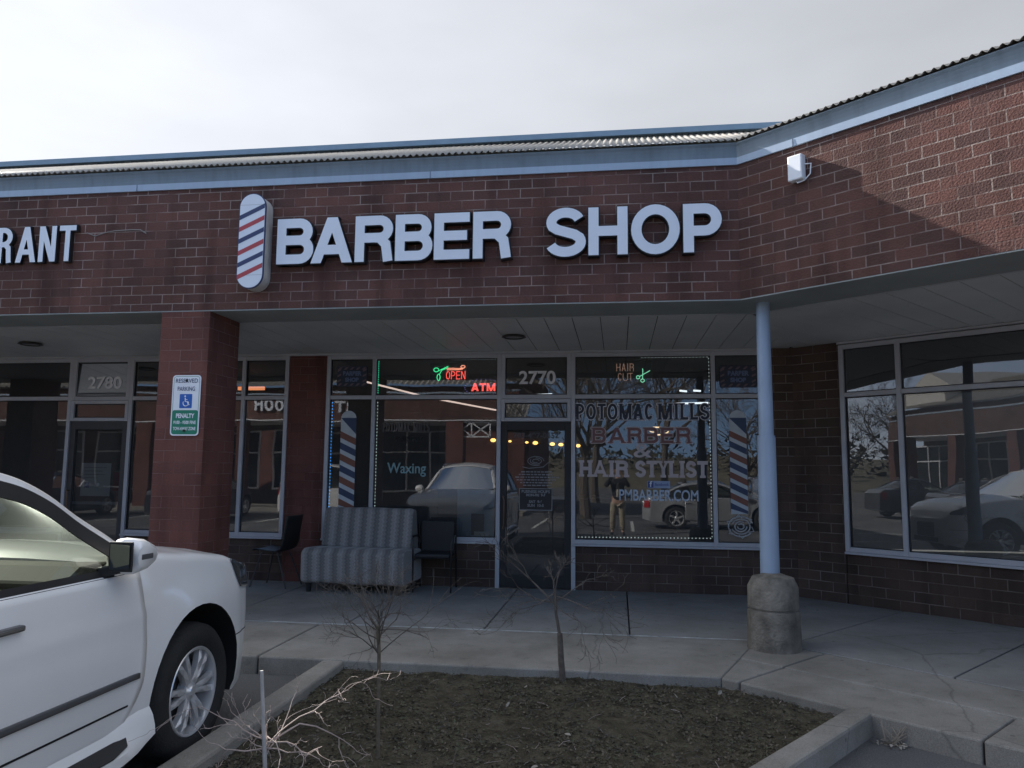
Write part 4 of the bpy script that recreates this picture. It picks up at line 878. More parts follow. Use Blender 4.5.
# ================================================================ seats on the walkway
def stripes():
    m, n, l, b = nodes_of('striped_fabric')
    tx = n.new('ShaderNodeTexCoord'); sp = n.new('ShaderNodeSeparateXYZ'); l.new(tx.outputs['Object'], sp.inputs[0])
    def mth(op, a, b_=None, c=None):
        k = n.new('ShaderNodeMath'); k.operation = op
        for i, v in enumerate((a, b_, c)):
            if v is None: continue
            if isinstance(v, (int, float)): k.inputs[i].default_value = v
            else: l.new(v, k.inputs[i])
        return k.outputs[0]
    up = mth('ADD', sp.outputs['Z'], mth('MULTIPLY', sp.outputs['Y'], -1.0))
    zig = mth('MULTIPLY', mth('PINGPONG', up, 0.022), 1.0)
    u = mth('ADD', sp.outputs['X'], zig)
    w = mth('SINE', mth('MULTIPLY', u, 2 * math.pi / 0.172)); w2 = mth('SINE', mth('MULTIPLY', u, 2 * math.pi / 0.043))
    f = mth('MULTIPLY_ADD', w, 0.36, mth('MULTIPLY_ADD', w2, 0.13, 0.5))
    cr = n.new('ShaderNodeValToRGB'); e = cr.color_ramp.elements; e[0].position = .1; e[0].color = (.15, .143, .135, 1); e[1].position = .9; e[1].color = (.33, .315, .30, 1)
    l.new(f, cr.inputs[0]); no = n.new('ShaderNodeTexNoise'); no.inputs['Scale'].default_value = 160; l.new(tx.outputs['Object'], no.inputs['Vector'])
    mr = n.new('ShaderNodeMapRange'); mr.inputs['To Min'].default_value = .6; mr.inputs['To Max'].default_value = 1.4; l.new(no.outputs['Fac'], mr.inputs['Value'])
    sc = n.new('ShaderNodeVectorMath'); sc.operation = 'SCALE'; l.new(cr.outputs[0], sc.inputs[0]); l.new(mr.outputs[0], sc.inputs['Scale']); l.new(sc.outputs[0], b.inputs['Base Color'])
    b.inputs['Roughness'].default_value = 0.95; b.inputs['Sheen Weight'].default_value = 0.2
    bp = n.new('ShaderNodeBump'); bp.inputs['Strength'].default_value = .4; bp.inputs['Distance'].default_value = .004; l.new(no.outputs['Fac'], bp.inputs['Height']); l.new(bp.outputs[0], b.inputs['Normal'])
    return m
M_fab = stripes()
sofa = thing('sofa', 'armless grey striped two seat sofa standing on the walkway before the shop window', 'sofa', (-3.29, 9.72, 0), R(-4))
def cushion(prof, hw, n=26, sag=0.0):
    """side outline (y, z) carried across x with slightly soft ends"""
    mb = MB(); m = len(prof); vs = []
    cy = sum(p[0] for p in prof) / m; cz = sum(p[1] for p in prof) / m
    for i in range(n + 1):
        t = -1 + 2 * i / n; x = hw * t; e = max(0, (abs(t) - .955) / .045); k = 1 - .05 * e * e
        for (y, z) in prof: vs.append((x, cy + (y - cy) * k, cz + (z - cz) * k + .004 * math.sin(x * 9 + y * 5)))
    fs = [(i * m + j, i * m + (j + 1) % m, (i + 1) * m + (j + 1) % m, (i + 1) * m + j) for i in range(n) for j in range(m)] + [tuple(range(m)), tuple(range(n * m, n * m + m))]
    mb.add(vs, fs); return mb
def rounded(pts, r, n=5):
    out = []
    for i, p in enumerate(pts):
        a = Vector(pts[i - 1]); p = Vector(p); c = Vector(pts[(i + 1) % len(pts)]); u = (a - p); v = (c - p); k = min(r, u.length / 2.1, v.length / 2.1)
        A, B_ = p + u.normalized() * k, p + v.normalized() * k
        for j in range(n + 1): t = j / n; q = A * (1 - t) ** 2 + p * 2 * t * (1 - t) + B_ * t * t; out.append((q.x, q.y))
    return out
cushion(rounded([(-.37, .115), (-.385, .50), (-.30, .555), (.33, .52), (.37, .115)], .06), .685).build('seat', M_fab, sofa, smooth=True, local=True, sharp=60)
cushion(rounded([(.06, .525), (.14, 1.00), (.19, 1.045), (.27, 1.03), (.385, .55), (.375, .30), (.34, .30), (.30, .528)], .035), .62).build('backrest', M_fab, sofa, smooth=True, local=True, sharp=60)
for sx in (-1, 1):
    for y in (-.30, .30):
        mb = MB(); mb.lathe([(.0001, 0), (.032, 0), (.042, .116), (.0001, .116)], (sx * .60, y, 0), 'Z', 12); mb.build('foot', M_black, sofa, local=True)
M_vinyl = mat('black_vinyl', (.016, .016, .017), .5, bump=.15, bscale=200); M_tube = mat('black_tube', (.02, .02, .02), .35, .4)
ch = thing('armchair', 'black padded armchair with metal arms standing right of the sofa', 'chair', (-2.37, 9.86, 0), R(4))
def pad(x0, x1, y0, y1, z0, z1): mb = MB(); mb.box((x0, y0, z0), (x1, y1, z1)); return mb
pad(-.225, .225, -.22, .20, .42, .485).build('seat', M_vinyl, ch, local=True, bevel=.025)
mb = MB(); mb.box((-.225, .175, .47), (.225, .215, .875)); o = mb.build('backrest', M_vinyl, ch, local=True, bevel=.018)
for sx in (-1, 1):
    x = sx * .245
    mb = MB(); mb.tube([(x, -.20, 0), (x, -.21, .40), (x, -.23, .60), (x * 1.06, -.20, .675), (x * 1.06, -.12, .695), (x, .12, .69), (x, .20, .66)], .012, 8); mb.build('arm', M_tube, ch, local=True, smooth=True)
    mb = MB(); mb.tube([(x, .30, 0), (x, .21, .45), (x, .20, .84)], .012, 8); mb.build('rear_leg', M_tube, ch, local=True, smooth=True)
    mb = MB(); mb.tube([(x, -.205, .40), (x, .20, .40)], .01, 8); mb.build('side_rail', M_tube, ch, local=True, smooth=True)
ch = thing('side_chair', 'dark plastic shell chair standing sideways under the restaurant window', 'chair', (-4.52, 9.82, 0), R(-95))
mb = MB(); n = 10                                           # shell of seat and back, front of the chair faces -y
prof = [(-.24, .465), (-.20, .485), (-.05, .462), (.10, .455), (.165, .48), (.20, .56), (.235, .72), (.265, .90), (.27, .93)]
vs = []
for (y, z) in prof:
    for i in range(n + 1):
        t = -1 + 2 * i / n; k = .22 if z < .6 else .215; vs.append((k * t, y - (.02 * t * t if z > .6 else 0), z + (.018 * t * t if z < .6 else 0)))
mb.add(vs, [(a * (n + 1) + i, a * (n + 1) + i + 1, (a + 1) * (n + 1) + i + 1, (a + 1) * (n + 1) + i) for a in range(len(prof) - 1) for i in range(n)])
mb.build('shell', mat('shell_black', (.020, .021, .022), .45), ch, local=True, smooth=True, thick=.012)
for sx in (-1, 1):
    for (yt, yb) in ((-.13, -.25), (.10, .27)):
        mb = MB(); mb.tube([(sx * .15, yt, .45), (sx * .21, yb, 0)], .010, 8); mb.build('leg', mat('leg_grey', (.05, .05, .05), .5, .2), ch, local=True, smooth=True)

# ================================================================ bare plants
def grow(mb, p, d, length, rad, depth, rnd, spread=.5, kids=(3, 5), taper=.55, seg=5, bend=.12, up=.0, lratio=(.5, .8), minr=.0011, crook=4):
    pts = [p.copy()]; rr = [rad]; n = crook
    for i in range(n):
        d = (d + Vector((rnd.gauss(0, bend), rnd.gauss(0, bend), rnd.gauss(0, bend) + up))).normalized(); p = p + d * length / n
        pts.append(p.copy()); rr.append(max(minr, rad * (1 - (1 - taper) * (i + 1) / n)))
    mb.tube(pts, rr, seg, caps=depth <= 0)
    if depth <= 0: return
    for k in range(rnd.randint(*kids)):
        t = rnd.uniform(.3, 1.0) if k else 1.0; i = min(n - 1, int(t * n)); q = pts[i].lerp(pts[i + 1], t * n - i); r0 = rr[i] * rnd.uniform(.55, .8)
        dd = (pts[i + 1] - pts[i]).normalized(); ax = dd.orthogonal().normalized(); ax.rotate(Matrix.Rotation(rnd.uniform(0, 6.28), 3, dd))
        nd = (dd + ax * math.tan(spread * rnd.uniform(.5, 1.3))).normalized()
        grow(mb, q, nd, length * rnd.uniform(*lratio), max(minr, r0), depth - 1, rnd, spread, kids, taper, max(3, seg - 1), bend * 1.15, up, lratio, minr, crook)
# round bush on a thin stem
t = thing('sapling', 'bare round headed sapling on a thin stem near the front of the planter', 'sapling', (-1.37, 4.4, -.08))
mb = MB(); mb.tube([(-1.365, 4.4, -.1), (-1.37, 4.4, .2), (-1.375, 4.4, .50), (-1.385, 4.4, .66)], [.013, .011, .011, .014], 7); mb.build('trunk', mat('stem_brown', (.13, .105, .075), .9, var=.3, scale=30), t, smooth=True)
rnd = random.Random(12); mb = MB()
for k in range(19):
    a = 2.4 * k + rnd.uniform(-.3, .3); e = .15 + 1.15 * ((k * 7) % 19) / 19
    d = Vector((math.cos(a) * math.cos(e), math.sin(a) * math.cos(e), math.sin(e) + .1)).normalized()
    grow(mb, Vector((-1.38, 4.4, rnd.uniform(.50, .70))), d, rnd.uniform(.19, .27), .0044, 3, rnd, .55, (2, 4), .5, 4, .17, .03, (.5, .75), .0009, 4)
grow(mb, Vector((-1.38, 4.4, .50)), Vector((.75, .3, .6)).normalized(), .55, .0045, 1, rnd, .4, (2, 3), .4, 4, .10, -.09, (.3, .5), .001, 7)
mb.build('crown', M_twig, t, fix=False)
# second sapling, split stub behind
t = thing('sapling', 'thin crooked bare sapling growing at the walkway edge before the door', 'sapling', (-.44, 6.12, -.08))
mb = MB(); mb.tube([(-.43, 6.12, -.12), (-.45, 6.12, .10), (-.46, 6.12, .30)], [.026, .024, .021], 8); mb.tube([(-.46, 6.12, .28), (-.49, 6.12, .45), (-.50, 6.12, .62)], [.013, .012, .011], 7); mb.build('trunk', M_bark, t, smooth=True)
rnd = random.Random(31); mb = MB()
for d, l_, r_ in (((-.9, -.1, .75), .42, .0095), ((.25, .1, 1), .22, .006), ((.8, -.2, -.35), .42, .006), ((-.6, -.3, -.2), .32, .006), ((-.3, .2, .9), .2, .006), ((.5, .3, .2), .3, .006), ((-.8, -.3, .15), .34, .007), ((.3, -.4, -.5), .3, .005)):
    grow(mb, Vector((-.50, 6.12, rnd.uniform(.52, .62))), Vector(d).normalized(), l_, r_, 3, rnd, .55, (2, 4), .5, 5, .16, -.01, (.45, .75), .0016, 4)
mb.build('crown', M_twig, t, fix=False)
# cut pale shrub tied to a stake
t = thing('pruned_shrub', 'sunlit pale twigs of a cut shrub around a thin white stake', 'shrub', (-1.50, 3.3, -.08))
mb = MB(); mb.tube([(-1.495, 3.3, -.14), (-1.535, 3.3, .33), (-1.565, 3.3, .675)], [.0105, .0095, .008], 8); mb.build('stake', mat('stake_pale', (.36, .35, .34), .8, var=.2, scale=12), t, smooth=True)
rnd = random.Random(44); mb = MB()
for d, l_, r_, dep in (((.95, .45, .20), .46, .0048, 2), ((.85, .7, .34), .42, .0040, 2), ((-.9, .1, .22), .30, .0042, 2), ((-.55, -.2, .10), .20, .0036, 2), ((.7, -.25, -.15), .26, .004, 2), ((.55, -.5, -.25), .22, .0034, 2), ((-.7, .6, .4), .20, .003, 2), ((.3, .4, .8), .12, .003, 2), ((-.2, .4, .7), .10, .003, 2), ((-.95, -.1, -.02), .34, .0036, 2), ((.9, .2, .05), .30, .0034, 2), ((-.4, -.5, .3), .14, .003, 2), ((.6, .9, .55), .34, .0034, 2)):
    grow(mb, Vector((-1.53, 3.31, rnd.uniform(.33, .41))), Vector(d).normalized(), l_, r_, dep, rnd, .62, (2, 5), .4, 5, .24, .01, (.3, .6), .0010, 6)
mb.build('branches', M_pink, t, fix=False)
# weeds caught in the kerb corner
t = thing('dry_weed', 'small clump of dead weeds in the kerb corner on the right', 'weed', (1.72, 5.35, -.15))
rnd = random.Random(8); mb = MB()
for k in range(26):
    a = rnd.uniform(0, 6.28); mb.tube([(1.72 + rnd.uniform(-.06, .06), 5.36 + rnd.uniform(-.04, .03), -.148), (1.72 + .08 * math.cos(a), 5.34 + .06 * math.sin(a), -.148 + rnd.uniform(.0, .13))], .0028, 4)
mb.build('stalks', mat('weed', (.30, .25, .20), .9), t, fix=False)
mb = MB()
for k in range(14):
    x, y = 1.72 + rnd.uniform(-.13, .1), 5.30 + rnd.uniform(-.06, .05); a = rnd.uniform(0, 3); s_ = rnd.uniform(.015, .03)
    mb.add([(x, y, -.143), (x + s_ * math.cos(a) * 2, y + s_ * math.sin(a) * 2, -.135), (x + s_ * math.cos(a + 1), y + s_ * math.sin(a + 1), -.128)], [(0, 1, 2)])
mb.build('leaves', MATS['leaf_d'], t, fix=False)

# ================================================================ vehicles
def lerp_t(tab, x):
    if x <= tab[0][0]: return tab[0][1]
    for (a, u), (b_, v) in zip(tab, tab[1:]):
        if x <= b_:
            t = (x - a) / (b_ - a); t = t * t * (3 - 2 * t) * .5 + t * .5; return u + (v - u) * t
    return tab[-1][1]
def paint(name, col, metal=0.0):
    m = mat(name, col, .32, metal, var=.02, scale=2, coat=.8); b = m.node_tree.nodes['Principled BSDF']; b.inputs['Coat Roughness'].default_value = .06
    return m
M_tyre = mat('tyre', (.018, .018, .018), .85, var=.2, scale=10, bump=.3, bscale=90); M_rim = mat('rim', (.66, .66, .67), .30, .55, var=.04); M_chrome = mat('chrome', (.6, .6, .6), .12, 1.0)
M_lamp = glass('lamp_glass', (.75, .77, .8), 1.6); M_inside = mat('car_inside', (.045, .042, .038), .8); M_leather = mat('tan_leather', (.11, .10, .075), .55, var=.1, scale=5); M_mirror = mat('mirror', (.40, .43, .45), .03, 1.0, var=0)
M_trimg = mat('grey_trim', (.09, .09, .095), .4, var=.05); M_liner = mat('liner', (.008, .008, .008), 1.0)
def make_vehicle(name, label, mp, S, group=None, detail=True, mdoor=None):
    root = thing(name, label, 'car', group=group)
    top, wid, bot, crown = S['top'], S['wid'], S['bot'], S['crown']; yf, yr, wb, wr = S['yf'], S['yr'], S['wb'], S['wr']
    def flare(y, z):
        e = 0
        for ya in (0, -wb):
            r = math.hypot(y - ya, z - wr)
            if r < wr * 1.75: e = max(e, .022 * max(0, 1 - max(0, (r - wr * 1.2)) / (wr * .55)))
        return e
    def side(y, z):
        c = z - S['zmid']; w = lerp_t(wid, y)
        return w - (.24 if c > 0 else .16) * c * c + flare(y, z) * (1 if z > .3 else .5) + .006 * math.exp(-((z - S['crease']) / .03) ** 2)
    ys = []; y = yr
    while y < yf - 1e-6: ys.append(y); y += .05
    ys.append(yf)
    mb = MB(); fr_ = [.0, .03, .08, .16, .26, .36, .46, .56, .66, .76, .85, .92, .97, 1.0]; rings = []
    for y in ys:
        zb, zt, cr = lerp_t(bot, y), lerp_t(top, y), lerp_t(crown, y); ring = []
        w0 = side(y, zt); rr = .05
        ring += [(0, zb), (side(y, zb) * .55, zb), (side(y, zb) - .05, zb)]
        for f in fr_: z = zb + (zt - rr - zb) * f; ring.append((side(y, z), z))
        for a in (25, 50, 75): ring.append((side(y, zt - rr) - rr * 1.4 * (1 - math.cos(R(a))), zt - rr + rr * math.sin(R(a))))
        x3 = ring[-1][0]
        ring += [(x3 - .05, zt + .35 * cr * .25), (x3 * .72, zt + cr * .62), (x3 * .4, zt + cr * .92), (0, zt + cr)]
        rings.append(ring)
    m = len(rings[0]); full = [[(x, z) for x, z in r] + [(-x, z) for x, z in r[-2:0:-1]] for r in rings]; k = len(full[0])
    vs = [(x, y, z) for y, r in zip(ys, full) for x, z in r]
    fs = [(i * k + j, i * k + (j + 1) % k, (i + 1) * k + (j + 1) % k, (i + 1) * k + j) for i in range(len(ys) - 1) for j in range(k)] + [tuple(range(k - 1, -1, -1)), tuple(range((len(ys) - 1) * k, len(ys) * k))]
    mb.add(vs, fs); body = mb.build('body', [mp, M_liner], root, smooth=True, local=True, sharp=38)
    cutters = []
    for ya in (0, -wb):
        for sx in (-1, 1):
            c = MB(); c.cm = 1; c.lathe([(.0001, sx * .56), (wr * 1.235, sx * .56), (wr * 1.235, sx * 1.3), (.0001, sx * 1.3)], (0, ya, wr + .02), 'X', 40)
            co = c.build('cutter', [mp, M_liner], None); co.matrix_world = Matrix(); cutters.append(co)
            md = body.modifiers.new('arch', 'BOOLEAN'); md.operation = 'DIFFERENCE'; md.solver = 'EXACT'; md.object = co; md.material_mode = 'TRANSFER'
    bpy.context.view_layer.update(); dg = bpy.context.evaluated_depsgraph_get()
    me = bpy.data.meshes.new_from_object(body.evaluated_get(dg)); body.modifiers.clear(); body.data = me; me.name = 'body'
    me.polygons.foreach_set('use_smooth', [True] * len(me.polygons)); me.set_sharp_from_angle(angle=R(38))
    for c in cutters: bpy.data.objects.remove(c)
    def patch(nm, ya, yb, za, zb, mtl, off=.004, nu=18, nv=14, sx=1, shape=None, parent=root, th=.004, label=None):
        """a piece of the flank: ya..yb rear to front edges as functions of t (0 foot .. 1 top)"""
        mb = MB(); vs = []
        for j in range(nv + 1):
            t = j / nv; a = ya(t) if callable(ya) else ya; b_ = yb(t) if callable(yb) else yb
            for i in range(nu + 1):
                s_ = i / nu; y = a + (b_ - a) * s_; z0 = za(s_) if callable(za) else za; z1 = zb(s_) if callable(zb) else zb; z = z0 + (z1 - z0) * t
                vs.append((sx * (side(y, z) + off), y, z))
        mb.add(vs, [(j * (nu + 1) + i, j * (nu + 1) + i + 1, (j + 1) * (nu + 1) + i + 1, (j + 1) * (nu + 1) + i) for j in range(nv) for i in range(nu)])
        if sx < 0: mb.f = [tuple(reversed(f)) for f in mb.f]
        return mb.build(nm, mtl, parent, smooth=True, local=True, fix=False, thick=th, label=label)
    belt = S['belt']; ARC = []; pa = [S['arc'][0]] + S['arc'] + [S['arc'][-1]]
    for q in range(1, len(pa) - 2):
        p0, p1, p2, p3 = [Vector(v) for v in pa[q - 1:q + 3]]
        for r in range(4): t = r / 4; v = .5 * ((2 * p1) + (p2 - p0) * t + (2 * p0 - 5 * p1 + 4 * p2 - p3) * t * t + (3 * p1 - p0 - 3 * p2 + p3) * t ** 3); ARC.append((v.x, v.y))
    ARC.append(S['arc'][-1])
    for sx in (1, -1):
        for dn, (a, b_, c) in enumerate(S['doors']):
            zt_ = lambda s_: belt - .012
            fe = (lambda t, b_=b_: b_ - .06 * (1 - t) ** 2 * 1.0 - .20 * max(0, .30 - t) ** 1.5 * 4 + (-.10 * max(0, t - .55) if dn == 0 else 0)); re = (lambda t, a=a: a)
            if detail: patch('door_gap', lambda t: re(t) - .004, lambda t: fe(t) + .004, S['sill'] - .004, belt - .01, M_liner, .0015, 26, 22, sx, th=.001)
            d = patch('door', re, fe, S['sill'], zt_, mdoor or mp, .005, 26, 22, sx, th=.004)
            if detail or True:
                yh = a + S['hand']; zh = S['zh']; mb = MB(); x = sx * (side(yh, zh))
                mb.box((x - .001 if sx > 0 else x - .035, yh - .085, zh - .014), (x + .035 if sx > 0 else x + .001, yh + .10, zh + .012)); mb.build('handle', M_trimg, d, local=True, bevel=.008)
                if detail: mb = MB(); mb.box((x + sx * .034 - .002, yh - .075, zh - .008), (x + sx * .034 + .002, yh + .09, zh + .006)); mb.build('handle_trim', M_chrome, d, local=True, bevel=.002)
        # greenhouse glass on this flank
        g = lambda z: side(-1.5, belt) - .035 - S['tum'] * (z - belt)
        A = ARC                                          # outer line of pillars and roof, front to rear (y, z)
        def off_curve(d_):
            out = []
            for i, (y, z) in enumerate(A):
                a = Vector(A[max(0, i - 1)]); b2 = Vector(A[min(len(A) - 1, i + 1)]); tn = (b2 - a).normalized(); nn = Vector((-tn.y, tn.x)); nn = nn if nn.y < 0 else -nn
                out.append((y + nn.x * d_, z + nn.y * d_))
            return out
        o1, o2 = off_curve(S['pil']), off_curve(S['pil'] + S['fr'])
        # black window surround, then the panes
        mb = MB(); P1 = [(y, max(z, belt)) for y, z in o1]; P2 = [(y, max(z, belt + .022)) for y, z in o2]
        for (a, b2, c2, d2) in zip(P1, P1[1:], P2[1:], P2): mb.add([(sx * g(z) * 1.0 + sx * .004, y, z) for y, z in (a, b2, c2, d2)], [(0, 1, 2, 3)])
        q = [(P2[0][0] + .09, belt - .012), (P2[-1][0] - .05, belt - .012), (P2[-1][0] - .05, belt + .022), (P2[0][0] + .02, belt + .022)]; mb.add([(sx * (g(z) + .005), y, z) for y, z in q], [(0, 1, 2, 3)])
        for yb_ in S['bp']:
            zt2 = lerp_t(sorted(o2), yb_); mb.add([(sx * (g(z) + .006), y, z) for y, z in ((yb_ - .06, belt), (yb_ + .06, belt), (yb_ + .055, zt2 + .01), (yb_ - .045, zt2 + .01))], [(0, 1, 2, 3)])
        wf_ = mb.build('side_window', M_blackp, root, local=True, fix=False, thick=.008)
        mb = MB(); poly = [(y, z) for y, z in P2]; n = len(poly); V = [(sx * (g(z) - .004), y, z) for y, z in poly] + [(sx * (g(belt) - .004), y, belt) for y, z in poly]
        mb.add(V, [(i, i + 1, n + i + 1, n + i) for i in range(n - 1)]); mb.build('pane', M_cglass, wf_, local=True, fix=False)
        # painted pillar and roof rail line
        mb = MB(); vs = []
        for (y, z), (y2, z2) in zip(A, off_curve(S['pil'] * .96)):
            zz2 = max(z2, belt + .01); vs += [(sx * (g(zz2) + .002), y2, zz2), (sx * (g(z) - .004), y * .5 + y2 * .5, (z + zz2) / 2 + .004), (sx * (g(z) - .022), y, z), (sx * (g(z) - .075), y, z + .012), (sx * (g(z) - .085), y2, zz2 - .01)]
        n = len(A); mb.add(vs, [(i * 5 + j, i * 5 + (j + 1) % 5, i * 5 + 5 + (j + 1) % 5, i * 5 + 5 + j) for i in range(n - 1) for j in range(5)]); mb.build('pillar', mp, root, smooth=True, local=True, sharp=50)
    # roof, windscreen, rear window
    g = lambda z: side(-1.5, belt) - .035 - S['tum'] * (z - belt)
    i0, i1 = S['roofi'][0] * 4, S['roofi'][1] * 4; RA = A[i0:i1 + 1]; mb = MB(); nu = 14; vs = []
    for y, z in RA:
        for i in range(nu + 1): t = -1 + 2 * i / nu; vs.append((t * (g(z) - .05), y - .10 * (1 - t * t) * (-1 if y > RA[len(RA) // 2][0] else 1) * (1 if y in (RA[0][0], RA[-1][0]) else 0), z + .008 + S['rcrown'] * (1 - t * t)))
    mb.add(vs, [(a * (nu + 1) + i, a * (nu + 1) + i + 1, (a + 1) * (nu + 1) + i + 1, (a + 1) * (nu + 1) + i) for a in range(len(RA) - 1) for i in range(nu)]); mb.build('roof', mp, root, smooth=True, local=True, thick=.02)
    def screen(nm, top_pt, bot_pt, bulge):
        mb = MB(); vs = []; nv = 8
        for j in range(nv + 1):
            s_ = j / nv; y = bot_pt[0] + (top_pt[0] - bot_pt[0]) * s_; z = bot_pt[1] + (top_pt[1] - bot_pt[1]) * s_
            for i in range(nu + 1): t = -1 + 2 * i / nu; vs.append((t * (g(z) - .055), y + bulge * (1 - t * t), z + (S['rcrown'] if s_ == 1 else S['rcrown'] * s_) * (1 - t * t)))
        mb.add(vs, [(a * (nu + 1) + i, a * (nu + 1) + i + 1, (a + 1) * (nu + 1) + i + 1, (a + 1) * (nu + 1) + i) for a in range(nv) for i in range(nu)]); mb.build(nm, M_cglass, root, smooth=True, local=True, fix=False)
    screen('windscreen', A[i0], A[0], .16 if detail else .12); screen('rear_window', A[i1], (A[-1][0], A[-1][1]), -.06)
    # wheels
    for ya in (0, -wb):
        for sx in (1, -1):
            w = bpy.data.objects.new('wheel', None); COL.objects.link(w); w.parent = root; w.location = (sx * S['track'], ya, wr); w.rotation_euler = (0.35 * (ya != 0), 0, 0 if sx > 0 else math.pi)
            tw = .125; rr = S['rim']
            mb = MB(); mb.lathe([(rr - .01, -tw * .8), (rr + .02, -tw), (wr - .04, -tw), (wr - .008, -tw * .75), (wr, -tw * .4), (wr, tw * .4), (wr - .008, tw * .75), (wr - .035, tw * .97), (wr - .08, tw * 1.02), (rr + .012, tw * .93), (rr - .004, tw * .85)], (0, 0, 0), 'X', 48); mb.build('tyre', M_tyre, w, local=True, smooth=True, sharp=60)
            mb = MB(); mb.lathe([(rr + .004, tw * .80), (rr - .006, tw * .9), (rr - .02, tw * .86), (rr - .028, tw * .5), (rr - .04, -tw * .8)], (0, 0, 0), 'X', 48)
            ns_ = S['spokes']
            for k in range(ns_):
                for dd in ((-.13, .13) if detail else (0,)):
                    a0 = 2 * math.pi * k / ns_ + dd * .9; a1 = 2 * math.pi * k / ns_ + dd * 1.35; r0, r1 = .045, rr - .022
                    h0, h1 = (.019, .015) if detail else (.03, .022)
                    c0 = Vector((tw * .70, r0 * math.cos(a0), r0 * math.sin(a0))); c1 = Vector((tw * .76, r1 * math.cos(a1), r1 * math.sin(a1))); mid = c0.lerp(c1, .55) + Vector((.012, 0, 0)); sd = Vector((0, -math.sin(a1), math.cos(a1)))
                    for p, q, ha, hb in ((c0, mid, h0, (h0 + h1) / 2), (mid, c1, (h0 + h1) / 2, h1 * 1.15)):
                        V = [p - sd * ha, p + sd * ha, q + sd * hb, q - sd * hb]; Xf = Vector((.004, 0, 0)); Bk = Vector((-.035, 0, 0))
                        mb.add([v - sd * 0 for v in V] + [v + Bk for v in V] + [(p + q) / 2 + Xf * 3], [(0, 1, 8), (1, 2, 8), (2, 3, 8), (3, 0, 8), (0, 4, 5, 1), (2, 6, 7, 3), (1, 5, 6, 2), (3, 7, 4, 0)])
            mb.lathe([(.0001, tw * .86), (.028, tw * .85), (.034, tw * .78), (.065, tw * .66), (.07, tw * .3)], (0, 0, 0), 'X', 24); mb.build('rim', M_rim, w, local=True, smooth=True, sharp=30, fix=False)
            mb = MB(); mb.lathe([(.0001, tw * .25), (rr * .72, tw * .25), (rr * .72, tw * .15), (rr - .035, -.02), (rr - .035, -.03), (.0001, -.03)], (0, 0, 0), 'X', 32); mb.build('brake_disc', mat('brake', (.06, .06, .06), .5, .6), w, local=True)
    # lamps and front
    for sx in (1, -1):
        a, b_, z0, z1 = S['hl']
        patch('headlight', lambda t: a + .10 * (1 - t), lambda t: b_, lambda s_: z0 + .20 * max(0, .6 - s_) * (z1 - z0), lambda s_: z1 - (lerp_t(top, a) - lerp_t(top, a + (b_ - a) * s_)) * .9, M_lampd, .006, 14, 8, sx)
        patch('tail_light', yr + .04, yr + .22, belt - .28, belt - .03, M_tail, .006, 6, 8, sx)
    wfz = lerp_t(wid, yf); zt = lerp_t(top, yf); zb = lerp_t(bot, yf)
    mb = MB(); mb.box((-wfz * .78, yf - .03, zb + .02), (wfz * .78, yf + .02, zb + .12)); o = mb.build('lower_intake', M_blackp, root, local=True, bevel=.02)
    mb = MB(); mb.box((-wfz * .55, yf - .02, zt - .34), (wfz * .55, yf + .025, zt - .06)); o = mb.build('grille', M_blackp, root, local=True, bevel=.03)
    mb = MB()
    for k in range(5): mb.box((-wfz * .52, yf + .024, zt - .31 + .052 * k), (wfz * .52, yf + .035, zt - .295 + .052 * k))
    mb.build('grille_bar', M_chrome, o, local=True)
    # cabin
    mb = MB(); y0, y1 = A[0][0], A[-1][0]; W = side(-1.5, belt) - .10; zf = belt - .42
    mb.box((-W, y1 + .12, zf), (W, y0 + .05, zf + .02)); mb.build('cabin_floor', M_inside, root, local=True)
    mb = MB(); zd = belt - .005
    prof = [(y0 + .10, zd - .25), (y0 + .10, zd), (y0 - .05, zd + .055), (y0 - .30, zd + .05), (y0 - .42, zd - .02), (y0 - .44, zd - .30)]; V = [(sx * W, y, z) for sx in (-1, 1) for y, z in prof]
    mb.add(V, [(i, (i + 1) % 6, 6 + (i + 1) % 6, 6 + i) for i in range(6)] + [tuple(range(6)), tuple(range(11, 5, -1))]); mb.build('dashboard', mat('dash', (.07, .068, .06), .7), root, local=True, bevel=.02)
    if detail:
        mb = MB(); mb.box((-W * .95, y0 - .455, zd - .14), (W * .95, y0 - .43, zd - .05)); mb.build('dash_panel', M_leather, root, local=True, bevel=.01)
        for sx in (-1, 1):
            mb = MB(); mb.box((sx * (W + .028) - .022, y0 - 1.15, zf + .1), (sx * (W + .028) + .022, y0 - .05, belt - .03)); mb.build('door_panel', M_leather, root, local=True, bevel=.01)
        mb = MB(); mb.tube([(-.37 + .18 * math.cos(R(a)), y0 - .58 + .05 * math.sin(R(a)), zd + .06 + .17 * math.sin(R(a))) for a in range(0, 361, 20)], .013, 8, caps=False); mb.tube([(-.37, y0 - .58, zd + .06), (-.37, y0 - .40, zd - .02)], .03, 8); mb.build('steering_wheel', M_leather, root, local=True, smooth=True)
        mb = MB(); mb.box((-.12, y0 - .42, ARC[i0][1] - .19), (.12, y0 - .39, ARC[i0][1] - .12)); mb.build('rear_view_mirror', M_leather, root, local=True, bevel=.012)
